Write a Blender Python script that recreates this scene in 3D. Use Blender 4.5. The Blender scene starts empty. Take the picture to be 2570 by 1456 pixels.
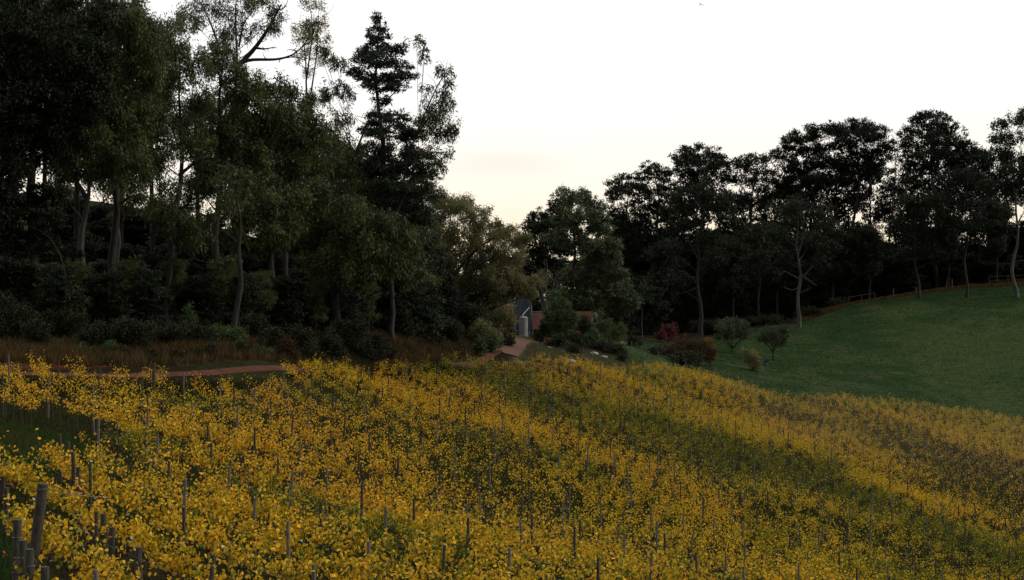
import bpy, math, random
import numpy as np
from mathutils import Vector, Matrix

random.seed(7)
RNG = np.random.default_rng(7)
scene = bpy.context.scene
COL = scene.collection
R = math.radians

# ------------------------------------------------------------------ camera
F = 4074.0            # focal length in units of a 2569 unit wide picture
cam_d = bpy.data.cameras.new("camera")
cam_d.sensor_width = 36.0
cam_d.lens = 36.0 * F / 2569.0
cam_d.clip_start = 0.5
cam_d.clip_end = 9000
cam = bpy.data.objects.new("camera", cam_d)
cam.location = (0, 0, 0)
cam.rotation_euler = (R(90), 0, 0)
COL.objects.link(cam)
scene.camera = cam

# ------------------------------------------------------------------ world, sun, exposure
SUN_EL, SUN_AZ = 32.0, 88.0          # soft light through cloud from the open right side; azimuth from +Y towards +X
GLOW_EL, GLOW_AZ = 9.0, -10.0        # brightest part of the overcast, behind the left trees
world = bpy.data.worlds.new("World")
scene.world = world
world.use_nodes = True
nt = world.node_tree
nt.nodes.clear()
N = nt.nodes.new
out = N("ShaderNodeOutputWorld")
bg = N("ShaderNodeBackground"); bg.inputs[1].default_value = 0.1
sky = N("ShaderNodeTexSky"); sky.sky_type = 'NISHITA'; sky.sun_disc = False
sky.sun_elevation = R(SUN_EL); sky.sun_rotation = R(SUN_AZ)
sky.air_density = 1.0; sky.dust_density = 3.0; sky.ozone_density = 1.0
geo = N("ShaderNodeTexCoord")
sep = N("ShaderNodeSeparateXYZ"); nt.links.new(geo.outputs["Generated"], sep.inputs[0])
ramp = N("ShaderNodeValToRGB")        # thin high overcast: cream at the horizon, white above, greyer overhead
cr = ramp.color_ramp
cr.elements[0].position = 0.0; cr.elements[0].color = (1.0, 0.86, 0.66, 1)
cr.elements[1].position = 1.0; cr.elements[1].color = (1.25, 1.23, 1.19, 1)
for p, c in ((0.03, (1.0, 0.85, 0.61, 1)), (0.06, (1.0, 0.92, 0.79, 1)), (0.12, (1.0, 0.99, 0.975, 1)), (0.3, (1.05, 1.04, 1.02, 1))):
    e = cr.elements.new(p); e.color = c
nt.links.new(sep.outputs[2], ramp.inputs[0])
# cloud streaks
mp = N("ShaderNodeMapping"); mp.inputs["Scale"].default_value = (3.2, 3.2, 22.0)
mp.inputs["Location"].default_value = (0.35, 0.2, 0.55)
nt.links.new(geo.outputs["Generated"], mp.inputs[0])
nz = N("ShaderNodeTexNoise"); nz.inputs["Scale"].default_value = 2.2; nz.inputs["Detail"].default_value = 6
nt.links.new(mp.outputs[0], nz.inputs["Vector"])
cm = N("ShaderNodeMapRange"); cm.inputs[1].default_value = 0.5; cm.inputs[2].default_value = 0.72
cm.inputs[3].default_value = 1.0; cm.inputs[4].default_value = 0.975
nt.links.new(nz.outputs[0], cm.inputs[0])
# the low sun stands ahead: veil brighter on that side, dimmer behind
dot = N("ShaderNodeVectorMath"); dot.operation = 'DOT_PRODUCT'
sd = Vector((math.sin(R(SUN_AZ)) * math.cos(R(SUN_EL)), math.cos(R(SUN_AZ)) * math.cos(R(SUN_EL)), math.sin(R(SUN_EL))))
gd = Vector((math.sin(R(GLOW_AZ)) * math.cos(R(GLOW_EL)), math.cos(R(GLOW_AZ)) * math.cos(R(GLOW_EL)), math.sin(R(GLOW_EL))))
dot.inputs[1].default_value = gd
nt.links.new(geo.outputs["Generated"], dot.inputs[0])
dm = N("ShaderNodeMapRange"); dm.inputs[1].default_value = -1; dm.inputs[2].default_value = 1
dm.inputs[3].default_value = 3.2; dm.inputs[4].default_value = 10.9
nt.links.new(dot.outputs["Value"], dm.inputs[0])
# one faint streak of cloud low over the gap in the trees
cmp_ = N("ShaderNodeMapping"); cmp_.vector_type = 'POINT'
cmp_.inputs["Scale"].default_value = (1 / 0.042, 1 / 0.4, 1 / 0.010); cmp_.inputs["Location"].default_value = (0.004 / 0.042, -1 / 0.4, -0.079 / 0.010)
nt.links.new(geo.outputs["Generated"], cmp_.inputs[0])
cl_ = N("ShaderNodeVectorMath"); cl_.operation = 'LENGTH'; nt.links.new(cmp_.outputs[0], cl_.inputs[0])
cad = N("ShaderNodeMath"); cad.operation = 'MULTIPLY_ADD'; cad.inputs[1].default_value = 1.6; nt.links.new(nz.outputs[0], cad.inputs[0]); nt.links.new(cl_.outputs["Value"], cad.inputs[2])
cmr = N("ShaderNodeMapRange"); cmr.interpolation_type = 'SMOOTHSTEP'; cmr.inputs[1].default_value = 0.7; cmr.inputs[2].default_value = 2.2; cmr.inputs[3].default_value = 0.91; cmr.inputs[4].default_value = 1.0
nt.links.new(cad.outputs[0], cmr.inputs[0])
cmu = N("ShaderNodeMath"); cmu.operation = 'MULTIPLY'; nt.links.new(cm.outputs[0], cmu.inputs[0]); nt.links.new(cmr.outputs[0], cmu.inputs[1])
mul = N("ShaderNodeMath"); mul.operation = 'MULTIPLY'
nt.links.new(dm.outputs[0], mul.inputs[0]); nt.links.new(cmu.outputs[0], mul.inputs[1])
vs = N("ShaderNodeVectorMath"); vs.operation = 'SCALE'
nt.links.new(ramp.outputs[0], vs.inputs[0]); nt.links.new(mul.outputs[0], vs.inputs["Scale"])
mx = N("ShaderNodeMix"); mx.data_type = 'RGBA'; mx.inputs[0].default_value = 0.95
nt.links.new(sky.outputs[0], mx.inputs[6]); nt.links.new(vs.outputs[0], mx.inputs[7])
nt.links.new(mx.outputs[2], bg.inputs[0])
nt.links.new(bg.outputs[0], out.inputs[0])

sun_d = bpy.data.lights.new("sun", 'SUN')
sun_d.energy = 1.5; sun_d.angle = R(18); sun_d.color = (1.0, 0.93, 0.82)
sun = bpy.data.objects.new("sun", sun_d)
sun.rotation_euler = (-sd).to_track_quat('-Z', 'Y').to_euler()
COL.objects.link(sun)

scene.view_settings.view_transform = 'Standard'
scene.view_settings.look = 'None'
scene.view_settings.exposure = 0.06
scene.view_settings.gamma = 1.0
scene.view_settings.use_curve_mapping = False
scene.cycles.max_bounces = 5
scene.cycles.diffuse_bounces = 2
scene.cycles.transmission_bounces = 3
scene.cycles.glossy_bounces = 1
scene.cycles.transparent_max_bounces = 4

# ------------------------------------------------------------------ helpers
def P(px, py, d):
    return Vector(((px - 1284.5) / F * d, d, -(py - 728.0) / F * d))

def tag(o, label=None, cat=None, group=None, kind=None):
    if label: o["label"] = label
    if cat: o["category"] = cat
    if group: o["group"] = group
    if kind: o["kind"] = kind
    return o

def link(o, parent=None):
    COL.objects.link(o)
    if parent is not None: o.parent = parent
    return o

def empty(name, loc, rz=0.0):
    o = bpy.data.objects.new(name, None)
    o.empty_display_size = 0.3
    o.location = loc; o.rotation_euler = (0, 0, rz)
    COL.objects.link(o)
    return o

class Geo:
    """collects vertices, faces, point attributes"""
    def __init__(self):
        self.V = []; self.Fc = []; self.M = []; self.n = 0; self.A = {}
    def add(self, V, Fc, mat=0, **attrs):
        V = np.asarray(V, dtype=np.float32).reshape(-1, 3)
        Fc = np.asarray(Fc, dtype=np.int64)
        self.V.append(V); self.Fc.append(Fc + self.n); self.M.append(np.full(len(Fc), mat, dtype=np.int32))
        for k, v in attrs.items():
            self.A.setdefault(k, []).append((self.n, np.broadcast_to(np.asarray(v, dtype=np.float32), (len(V),))))
        self.n += len(V)
        return self
    def mesh(self, name, mats, smooth=False):
        me = bpy.data.meshes.new(name)
        V = np.concatenate(self.V)
        loops = np.concatenate([f.ravel() for f in self.Fc])
        sizes = np.concatenate([np.full(len(f), f.shape[1], dtype=np.int32) for f in self.Fc])
        starts = np.concatenate([[0], np.cumsum(sizes)[:-1]]).astype(np.int32)
        me.vertices.add(len(V)); me.vertices.foreach_set("co", V.ravel())
        me.loops.add(len(loops)); me.loops.foreach_set("vertex_index", loops.astype(np.int32))
        me.polygons.add(len(sizes)); me.polygons.foreach_set("loop_start", starts)
        me.polygons.foreach_set("loop_total", sizes)
        me.polygons.foreach_set("material_index", np.concatenate(self.M))
        if smooth: me.polygons.foreach_set("use_smooth", np.ones(len(sizes), dtype=bool))
        for k, lst in self.A.items():
            a = me.attributes.new(k, 'FLOAT', 'POINT')
            arr = np.zeros(len(V), dtype=np.float32)
            for s, v in lst: arr[s:s + len(v)] = v
            a.data.foreach_set("value", arr)
        for m in mats: me.materials.append(m)
        me.update()
        return me
    def obj(self, name, mats, parent=None, smooth=False):
        if not isinstance(mats, (list, tuple)): mats = [mats]
        return link(bpy.data.objects.new(name, self.mesh(name, mats, smooth)), parent)

def box(g, c, s, mat=0, rot=None):
    x, y, z = s[0] / 2, s[1] / 2, s[2] / 2
    V = np.array([(-x, -y, -z), (x, -y, -z), (x, y, -z), (-x, y, -z), (-x, -y, z), (x, -y, z), (x, y, z), (-x, y, z)])
    if rot is not None:
        m = np.array(rot.to_matrix() if hasattr(rot, "to_matrix") else rot); V = V @ m.T
    V = V + np.array(c)
    g.add(V, [(0, 3, 2, 1), (4, 5, 6, 7), (0, 1, 5, 4), (1, 2, 6, 5), (2, 3, 7, 6), (3, 0, 4, 7)], mat)
    return g

def tube(g, pts, radii, sides=6, mat=0, cap=True, **attrs):
    pts = np.asarray(pts, dtype=float); n = len(pts)
    radii = np.broadcast_to(np.asarray(radii, dtype=float), (n,))
    T = np.gradient(pts, axis=0); T /= np.linalg.norm(T, axis=1, keepdims=True) + 1e-9
    ref = np.array([0.31, 0.95, 0.05]) if abs(T[:, 2]).mean() > 0.6 else np.array([0, 0, 1.0])
    A = np.cross(T, ref); A /= np.linalg.norm(A, axis=1, keepdims=True) + 1e-9
    B = np.cross(T, A)
    ang = np.arange(sides) / sides * 2 * np.pi
    V = pts[:, None, :] + radii[:, None, None] * (np.cos(ang)[None, :, None] * A[:, None, :] + np.sin(ang)[None, :, None] * B[:, None, :])
    V = V.reshape(-1, 3)
    i = np.arange(n - 1)[:, None] * sides; j = np.arange(sides)[None, :]; k = (j + 1) % sides
    Q = np.stack([i + j, i + k, i + sides + k, i + sides + j], axis=-1).reshape(-1, 4)
    g.add(V, Q, mat, **attrs)
    if cap and sides >= 3:
        base = g.n - len(V)
        for ring, flip in ((0, True), (n - 1, False)):
            idx = np.arange(sides) + ring * sides
            c = pts[ring]
            tri = [(sides, a, (a + 1) % sides) if not flip else (sides, (a + 1) % sides, a) for a in range(sides)]
            g.add(np.vstack([V[idx], c]), tri, mat, **attrs)
    return g

def unit(v):
    return v / (np.linalg.norm(v, axis=-1, keepdims=True) + 1e-9)

# value noise usable on arrays ------------------------------------------------
_perm = np.random.default_rng(3).random((256, 256)).astype(np.float32)
def vnoise(x, y, s):
    x = np.asarray(x, dtype=float) / s; y = np.asarray(y, dtype=float) / s
    xi = np.floor(x).astype(int); yi = np.floor(y).astype(int)
    fx = x - xi; fy = y - yi; fx = fx * fx * (3 - 2 * fx); fy = fy * fy * (3 - 2 * fy)
    a = _perm[xi % 256, yi % 256]; b = _perm[(xi + 1) % 256, yi % 256]
    c = _perm[xi % 256, (yi + 1) % 256]; d = _perm[(xi + 1) % 256, (yi + 1) % 256]
    return (a * (1 - fx) + b * fx) * (1 - fy) + (c * (1 - fx) + d * fx) * fy
def fbm(x, y, s, o=3):
    t = 0; a = 0.5
    for i in range(o):
        t = t + a * (vnoise(np.asarray(x) + 37.1 * i, np.asarray(y) + 11.7 * i, s / 2 ** i) - 0.5); a *= 0.55
    return t

# ------------------------------------------------------------------ terrain shape
CAN = 1.35
canopy_pts = [(-200,1456,30),(0,1456,31),(640,1456,34),(1284,1456,42),(1920,1456,63),(2569,1456,98),(2900,1456,112),
 (0,1250,42),(400,1250,47),(830,1250,62),(0,1150,50),(400,1100,62),(400,1000,80),(0,965,80),(400,955,90),(640,940,100),
 (850,1050,92),(850,925,113),(1000,915,128),(1150,905,149),(1284,1200,86),(1284,1050,118),(1284,945,145),(1284,1330,60),
 (1450,905,168),(1650,1350,74),(1650,1200,103),(1650,1050,140),(1590,958,172),(1720,928,192),
 (2000,1350,90),(2000,1200,123),(2000,1118,141),(2000,1106,153),(2000,1064,176),(1900,975,205),
 (2300,1350,103),(2300,1240,126),(2300,1236,136),(2300,1192,149),(2300,1110,172),(2300,1010,212),
 (2569,1380,110),(2569,1366,118),(2569,1300,131),(2569,1200,158),(2569,1060,214)]
ground_pts = [(0,945,92),(300,945,96),(700,936,106),(700,929,108.5),(500,936,103),(300,938,99),(500,945,100),(850,955,121),(1000,945,136),(1200,915,161),(1290,882,180),(1315,860,200),(1340,848,212),
 (0,905,97),(300,903,102),(700,890,114),(850,893,129),(1000,883,144),(0,860,108),(300,835,115),(700,845,124),(1000,845,150),(1240,850,195),
 (300,790,128),(500,705,150),(700,775,138),(0,720,150),(200,500,200),(0,500,200),(500,560,205),(800,690,200),(1000,740,215),
 (1600,872,215),(1450,905,188),(1600,925,198),(1284,800,270),(1284,780,350),
 (1700,905,225),(1700,855,288),(1850,900,240),(2000,955,226),(2130,765,308),(2569,718,318),(2569,900,256),(2300,870,262),
 (2300,975,232),(2569,1035,230),(2000,818,288),(1850,845,285),(2350,730,315),(2569,700,350),(2300,725,345),(1700,845,330),(2000,815,330),
 (1284,790,450),(2569,730,450),(1900,800,450),(500,560,300)]
CP = []
for px, py, d in canopy_pts:
    p = P(px, py, d); CP.append((p.x, p.y, p.z - CAN))
for px, py, d in ground_pts:
    p = P(px, py, d); CP.append((p.x, p.y, p.z))
CP += [(0,0,-5.2),(-25,5,-4.8),(25,5,-7.5),(70,40,-17),(60,0,-14),(-70,10,-3),(-60,60,-4),(-90,110,0),(-100,190,12),(-110,300,14),
       (0,15,-6.2),(110,120,-22),(130,200,-20),(150,300,0),(0,-60,-3),(90,-50,-12),(-80,-50,-1),(0,600,-25),(200,500,-6),(-200,500,0)]
CP = np.array(CP)
def _phi(r2): return np.sqrt(r2 + 36.0)
_n = len(CP)
_A = _phi(((CP[:, None, :2] - CP[None, :, :2]) ** 2).sum(-1)) + np.eye(_n) * -0.6
_Pm = np.hstack([np.ones((_n, 1)), CP[:, :2] / 100])
_S = np.block([[_A, _Pm], [_Pm.T, np.zeros((3, 3))]])
_w = np.linalg.solve(_S, np.concatenate([CP[:, 2], np.zeros(3)]))
def zt(x, y):
    x = np.atleast_1d(np.asarray(x, dtype=float)).ravel(); y = np.atleast_1d(np.asarray(y, dtype=float)).ravel()
    outz = np.empty(len(x))
    for s in range(0, len(x), 20000):
        xs, ys = x[s:s + 20000], y[s:s + 20000]
        k = _phi((xs[:, None] - CP[None, :, 0]) ** 2 + (ys[:, None] - CP[None, :, 1]) ** 2)
        outz[s:s + 20000] = k @ _w[:_n] + _w[_n] + _w[_n + 1] * xs / 100 + _w[_n + 2] * ys / 100
    rr = np.hypot(x, y - 150)
    t = np.clip((rr - 420) / 500, 0, 1); t = t * t * (3 - 2 * t)
    outz = outz * (1 - t) + (-32.0) * t
    return outz + fbm(x, y, 9, 3) * 0.35 * (1 - t)
def Z(x, y): return float(zt(x, y)[0])
def hit(px, py, h=0.0, dmin=24, dmax=420):
    ds = np.arange(dmin, dmax, 0.5)
    xs = (px - 1284.5) / F * ds; zs = -(py - 728.0) / F * ds
    diff = zs - (zt(xs, ds) + h)
    below = np.where(diff <= 0)[0]
    return float(ds[below[0]]) if len(below) else None
def toD(x, y, z):
    return 1284.5 + F * x / y, 728.0 - F * z / y
def G(px, d):          # ground point under picture column px at distance d
    x = (px - 1284.5) / F * d
    return Vector((x, d, Z(x, d)))

def inpoly(x, y, poly):
    x = np.asarray(x); y = np.asarray(y); c = np.zeros(x.shape, dtype=bool); j = len(poly) - 1
    for i in range(len(poly)):
        xi, yi = poly[i]; xj, yj = poly[j]
        c ^= ((yi > y) != (yj > y)) & (x < (xj - xi) * (y - yi) / (yj - yi + 1e-12) + xi); j = i
    return c
def W(px, d): return ((px - 1284.5) / F * d, d)
VINE = [W(*p) for p in [(-250,28),(640,31),(1284,38),(1920,57),(2569,92),(3000,110),(3000,222),(2569,219),(2300,214),(2000,208),(1800,204),
        (1700,198),(1650,193),(1560,184),(1450,172),(1284,161),(1170,153),(1000,132),(850,116),(700,104.5),(500,97),(300,91.5),(0,87),(-250,85)]]
HEAD = [W(*p) for p in [(-300,56),(0,55),(130,56),(250,59),(290,63),(210,69),(110,72),(0,73),(-300,74)]]
CORNER = [W(*p) for p in [(-300,20),(20,20),(60,33),(10,42),(-10,47),(-300,47)]]
SIDEGRASS = [W(*p) for p in [(430,92.5),(690,101),(720,108),(430,98)]]
PAD = [W(*p) for p in [(1500,196),(1600,202),(1800,208),(2000,213),(2300,218),(2569,223),(3100,226),(3300,330),(2569,320),(2350,316),(2130,308),(2000,292),(1700,285),(1590,250),(1560,225)]]
ROADC = [W(*p) for p in [(-500,90),(0,92),(300,96.5),(700,108),(850,120),(1000,136),(1200,161),(1275,180),(1305,196),(1325,208)]]

# ------------------------------------------------------------------ materials
def newmat(name):
    m = bpy.data.materials.new(name); m.use_nodes = True
    m.node_tree.nodes.clear()
    return m, m.node_tree, m.node_tree.nodes.new

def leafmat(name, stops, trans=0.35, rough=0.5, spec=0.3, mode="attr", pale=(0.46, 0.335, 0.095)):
    """colour ramp over hue + tone; hue comes from the object (near plants) or an attribute (far mass)"""
    m, t, Nn = newmat(name)
    o = Nn("ShaderNodeOutputMaterial")
    at = Nn("ShaderNodeAttribute"); at.attribute_name = "tone"
    oi = Nn("ShaderNodeObjectInfo")
    tone = at.outputs["Fac"]
    if mode == "single": tone = oi.outputs["Random"]
    if mode == "attr":
        hu = Nn("ShaderNodeAttribute"); hu.attribute_name = "hue"; hue = hu.outputs["Fac"]
        pa = Nn("ShaderNodeAttribute"); pa.attribute_name = "pale"; pal = pa.outputs["Fac"]
    else:
        sp = Nn("ShaderNodeSeparateColor"); t.links.new(oi.outputs["Color"], sp.inputs[0]); hue = sp.outputs[0]; pal = sp.outputs[1]
    ma = Nn("ShaderNodeMath"); ma.operation = 'MULTIPLY_ADD'; ma.inputs[1].default_value = 0.6
    t.links.new(tone, ma.inputs[0]); 
    su = Nn("ShaderNodeMath"); su.operation = 'SUBTRACT'; su.inputs[1].default_value = 0.3
    t.links.new(hue, su.inputs[0]); t.links.new(su.outputs[0], ma.inputs[2])
    r = Nn("ShaderNodeValToRGB"); c = r.color_ramp
    c.elements[0].position = stops[0][0]; c.elements[0].color = (*stops[0][1], 1)
    c.elements[1].position = stops[-1][0]; c.elements[1].color = (*stops[-1][1], 1)
    for p, q in stops[1:-1]:
        e = c.elements.new(p); e.color = (*q, 1)
    t.links.new(ma.outputs[0], r.inputs[0])
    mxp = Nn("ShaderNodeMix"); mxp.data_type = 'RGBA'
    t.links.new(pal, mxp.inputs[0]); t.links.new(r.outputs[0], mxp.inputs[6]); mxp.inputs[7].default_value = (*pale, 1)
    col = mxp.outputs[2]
    p = Nn("ShaderNodeBsdfPrincipled"); p.inputs["Roughness"].default_value = rough
    p.inputs["Specular IOR Level"].default_value = spec
    t.links.new(col, p.inputs["Base Color"])
    tr = Nn("ShaderNodeBsdfTranslucent"); t.links.new(col, tr.inputs[0])
    mi = Nn("ShaderNodeMixShader"); mi.inputs[0].default_value = trans
    t.links.new(p.outputs[0], mi.inputs[1]); t.links.new(tr.outputs[0], mi.inputs[2])
    t.links.new(mi.outputs[0], o.inputs[0])
    return m

VS = [(0.0, (0.055, 0.085, 0.008)), (0.2, (0.115, 0.145, 0.008)), (0.4, (0.52, 0.37, 0.014)), (0.6, (0.80, 0.46, 0.02)),
      (0.8, (0.70, 0.31, 0.012)), (1.0, (0.22, 0.09, 0.02))]
M_vine_far = leafmat("vine_leaf_far", VS, 0.25, 0.6, 0.12, "attr")
M_vine = leafmat("vine_leaf", VS, 0.25, 0.6, 0.12, "obj")
M_vine_one = leafmat("vine_leaf_single", VS, 0.25, 0.6, 0.12, "single")

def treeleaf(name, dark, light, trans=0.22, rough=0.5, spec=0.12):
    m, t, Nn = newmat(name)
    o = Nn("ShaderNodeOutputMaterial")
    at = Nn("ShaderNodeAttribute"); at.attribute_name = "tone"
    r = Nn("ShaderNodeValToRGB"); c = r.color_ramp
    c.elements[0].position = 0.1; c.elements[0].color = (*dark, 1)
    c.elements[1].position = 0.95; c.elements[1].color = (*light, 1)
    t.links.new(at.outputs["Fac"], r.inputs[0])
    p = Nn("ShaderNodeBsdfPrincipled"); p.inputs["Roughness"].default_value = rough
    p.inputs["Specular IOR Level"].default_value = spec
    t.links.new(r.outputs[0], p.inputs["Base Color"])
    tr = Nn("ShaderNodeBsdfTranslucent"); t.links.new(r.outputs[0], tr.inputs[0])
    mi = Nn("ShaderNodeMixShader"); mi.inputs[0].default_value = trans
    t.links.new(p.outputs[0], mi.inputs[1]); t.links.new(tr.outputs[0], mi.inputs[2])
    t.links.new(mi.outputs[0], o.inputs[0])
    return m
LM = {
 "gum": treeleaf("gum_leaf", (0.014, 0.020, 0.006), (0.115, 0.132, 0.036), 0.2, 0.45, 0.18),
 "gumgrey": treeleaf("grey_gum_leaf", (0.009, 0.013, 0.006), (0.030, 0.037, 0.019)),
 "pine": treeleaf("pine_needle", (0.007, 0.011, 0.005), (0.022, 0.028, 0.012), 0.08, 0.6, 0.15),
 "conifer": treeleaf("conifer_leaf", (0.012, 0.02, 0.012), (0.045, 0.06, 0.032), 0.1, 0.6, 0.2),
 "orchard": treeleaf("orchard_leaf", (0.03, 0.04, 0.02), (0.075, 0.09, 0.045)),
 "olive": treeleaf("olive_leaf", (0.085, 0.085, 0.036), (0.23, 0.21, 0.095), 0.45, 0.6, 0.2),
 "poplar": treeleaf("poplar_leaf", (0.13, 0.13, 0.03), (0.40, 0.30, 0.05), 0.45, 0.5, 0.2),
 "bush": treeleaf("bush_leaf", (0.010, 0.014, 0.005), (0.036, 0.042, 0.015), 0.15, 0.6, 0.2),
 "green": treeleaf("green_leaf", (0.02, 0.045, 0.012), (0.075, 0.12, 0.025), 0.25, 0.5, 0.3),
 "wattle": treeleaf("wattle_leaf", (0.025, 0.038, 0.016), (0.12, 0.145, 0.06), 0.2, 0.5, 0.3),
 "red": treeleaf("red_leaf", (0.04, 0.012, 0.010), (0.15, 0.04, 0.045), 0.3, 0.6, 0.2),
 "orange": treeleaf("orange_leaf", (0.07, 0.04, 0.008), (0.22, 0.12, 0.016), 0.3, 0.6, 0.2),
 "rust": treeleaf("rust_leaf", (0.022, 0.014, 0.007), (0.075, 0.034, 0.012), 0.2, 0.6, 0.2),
}

def solid(name, col, col2=None, scale=6.0, rough=0.8, bump=0.3, metal=0.0, stretch=(1, 1, 1), spec=0.3, dist=0.02):
    m, t, Nn = newmat(name)
    o = Nn("ShaderNodeOutputMaterial"); p = Nn("ShaderNodeBsdfPrincipled")
    p.inputs["Roughness"].default_value = rough; p.inputs["Metallic"].default_value = metal
    p.inputs["Specular IOR Level"].default_value = spec
    tc = Nn("ShaderNodeTexCoord"); mp = Nn("ShaderNodeMapping"); mp.inputs["Scale"].default_value = stretch
    t.links.new(tc.outputs["Object"], mp.inputs[0])
    n = Nn("ShaderNodeTexNoise"); n.inputs["Scale"].default_value = scale; n.inputs["Detail"].default_value = 5
    t.links.new(mp.outputs[0], n.inputs["Vector"])
    r = Nn("ShaderNodeValToRGB"); c = r.color_ramp
    c.elements[0].position = 0.32; c.elements[0].color = (*(col2 or [x * 0.6 for x in col]), 1)
    c.elements[1].position = 0.68; c.elements[1].color = (*col, 1)
    t.links.new(n.outputs[0], r.inputs[0]); t.links.new(r.outputs[0], p.inputs["Base Color"])
    if bump:
        b = Nn("ShaderNodeBump"); b.inputs["Strength"].default_value = bump; b.inputs["Distance"].default_value = dist
        t.links.new(n.outputs[0], b.inputs["Height"]); t.links.new(b.outputs[0], p.inputs["Normal"])
    t.links.new(p.outputs[0], o.inputs[0])
    return m
M_post = solid("weathered_post", (0.07, 0.060, 0.047), (0.022, 0.019, 0.015), 9, 0.85, 0.5, stretch=(4, 4, 0.7))
M_postpale = solid("pale_post", (0.15, 0.14, 0.12), (0.07, 0.064, 0.055), 9, 0.85, 0.5, stretch=(4, 4, 0.7))
M_vinewood = solid("vine_wood", (0.05, 0.035, 0.022), (0.02, 0.014, 0.01), 14, 0.9, 0.6)
M_cane = solid("cane_wood", (0.14, 0.075, 0.035), (0.07, 0.035, 0.02), 14, 0.8, 0.3)
M_bark = solid("dark_bark", (0.035, 0.028, 0.022), (0.012, 0.010, 0.008), 2.5, 0.9, 0.8, stretch=(3, 3, 0.5), dist=0.05)
M_barkgum = solid("gum_bark", (0.03, 0.026, 0.022), (0.010, 0.009, 0.008), 1.6, 0.8, 0.6, stretch=(2.2, 2.2, 0.35), dist=0.04)
M_barkpale = solid("pale_bark", (0.085, 0.074, 0.062), (0.016, 0.038, 0.028), 1.1, 0.75, 0.4, stretch=(2, 2, 0.4), dist=0.03)
M_barkgrey = solid("grey_twig", (0.12, 0.10, 0.085), (0.06, 0.05, 0.04), 3, 0.85, 0.3)
M_wire = solid("wire_metal", (0.25, 0.25, 0.24), (0.12, 0.10, 0.08), 8, 0.5, 0.0, metal=0.7)
M_white = solid("white_plastic", (0.75, 0.77, 0.8), (0.55, 0.58, 0.62), 10, 0.35, 0.0, spec=0.5)
M_redtag = solid("red_tag", (0.6, 0.10, 0.07), (0.4, 0.05, 0.04), 10, 0.4, 0.0)
M_rock = solid("pale_rock", (0.36, 0.33, 0.29), (0.16, 0.14, 0.11), 2.5, 0.9, 0.6, dist=0.05)

# ------------------------------------------------------------------ ground
def axis(lo, hi, step, far, k=1.22):
    mid = list(np.arange(lo, hi + 1e-6, step)); a = []; s = step; v = lo
    while v > -far: s *= k; v -= s; a.append(v)
    b = []; s = step; v = mid[-1]
    while v < far: s *= k; v += s; b.append(v)
    return np.array(a[::-1] + mid + b)
gx = axis(-75, 125, 1.1, 4000); gy = axis(15, 335, 1.1, 4000)
GX, GY = np.meshgrid(gx, gy)
fx, fy = GX.ravel(), GY.ravel()
fz = zt(fx, fy)
def roadmask(x, y):
    best = np.full(x.shape, 1e9)
    for (ax, ay), (bx, by) in zip(ROADC[:-1], ROADC[1:]):
        dx, dy = bx - ax, by - ay
        t = np.clip(((x - ax) * dx + (y - ay) * dy) / (dx * dx + dy * dy), 0, 1)
        best = np.minimum(best, np.hypot(x - ax - t * dx, y - ay - t * dy))
    return best
vin = inpoly(fx, fy, VINE); pad = inpoly(fx, fy, PAD); hd = inpoly(fx, fy, HEAD) | inpoly(fx, fy, CORNER)
rd = roadmask(fx, fy)
nn = fbm(fx, fy, 14, 4); n2 = fbm(fx + 90, fy - 40, 3.5, 3)
c_floor = np.array([0.016, 0.020, 0.007]); c_brown = np.array([0.030, 0.022, 0.012]); c_grass = np.array([0.03, 0.055, 0.018])
c_pad = np.array([0.019, 0.038, 0.015]); c_pad2 = np.array([0.038, 0.054, 0.022]); c_dirt = np.array([0.20, 0.085, 0.045])
c_forest = np.array([0.018, 0.014, 0.009]); c_verge = np.array([0.075, 0.085, 0.04]); c_bank = np.array([0.065, 0.022, 0.011])
def lerp(a, b, t): t = np.clip(t, 0, 1)[:, None]; return a * (1 - t) + b * t
C = lerp(np.tile(c_forest, (len(fx), 1)), c_grass, 0.2 + nn * 2.0)
vf = lerp(np.tile(c_floor, (len(fx), 1)), c_brown, 0.45 + nn * 2.5 + n2)
D_x, D_y = toD(fx, np.maximum(fy, 1), fz)
far_sec = np.clip((fy - 150) / 20, 0, 1) * np.clip((fx - 20) / 10, 0, 1)
vf = lerp(vf, np.array([0.036, 0.031, 0.016]), far_sec * 0.8)
C[vin] = vf[vin]
gr = lerp(np.tile(c_grass, (len(fx), 1)), c_brown, 0.3 + n2 * 2.5)
C[hd] = gr[hd]
pp = lerp(np.tile(c_pad, (len(fx), 1)), c_pad2, 0.4 + nn * 2.6 + n2 * 2.2 + fbm(fx, fy, 40, 2) * 1.5)
pp = lerp(pp, np.array([0.06, 0.052, 0.03]), np.clip((fbm(fx + 300, fy * 2.0, 11, 3) - 0.17) * 4, 0, 0.5))
C[pad] = pp[pad]
C = np.where(((fy > 286 + 0.30 * fx) & (fy < 345) & (fx > 25))[:, None] & ~pad[:, None], lerp(np.tile(c_forest, (len(fx), 1)), c_brown, 0.7 + nn * 2), C)
verge = inpoly(fx, fy, [W(*p) for p in [(1330,200),(1290,166),(1450,176),(1560,188),(1500,200),(1560,225),(1590,250),(1400,212)]])
C[verge] = lerp(np.tile(c_verge, (len(fx), 1)), np.array([0.12, 0.11, 0.06]), 0.4 + n2 * 3)[verge]
bank = (~vin) & (~pad) & (~verge) & (rd > 2.2) & (rd < 9) & (fy > 93)
C[bank] = lerp(np.tile(c_bank, (len(fx), 1)), np.array([0.05, 0.035, 0.018]), 0.5 + n2 * 3)[bank]
g = Geo()
ny, nx = GX.shape
idx = np.arange(ny * nx).reshape(ny, nx)
Q = np.stack([idx[:-1, :-1], idx[:-1, 1:], idx[1:, 1:], idx[1:, :-1]], -1).reshape(-1, 4)
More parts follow.
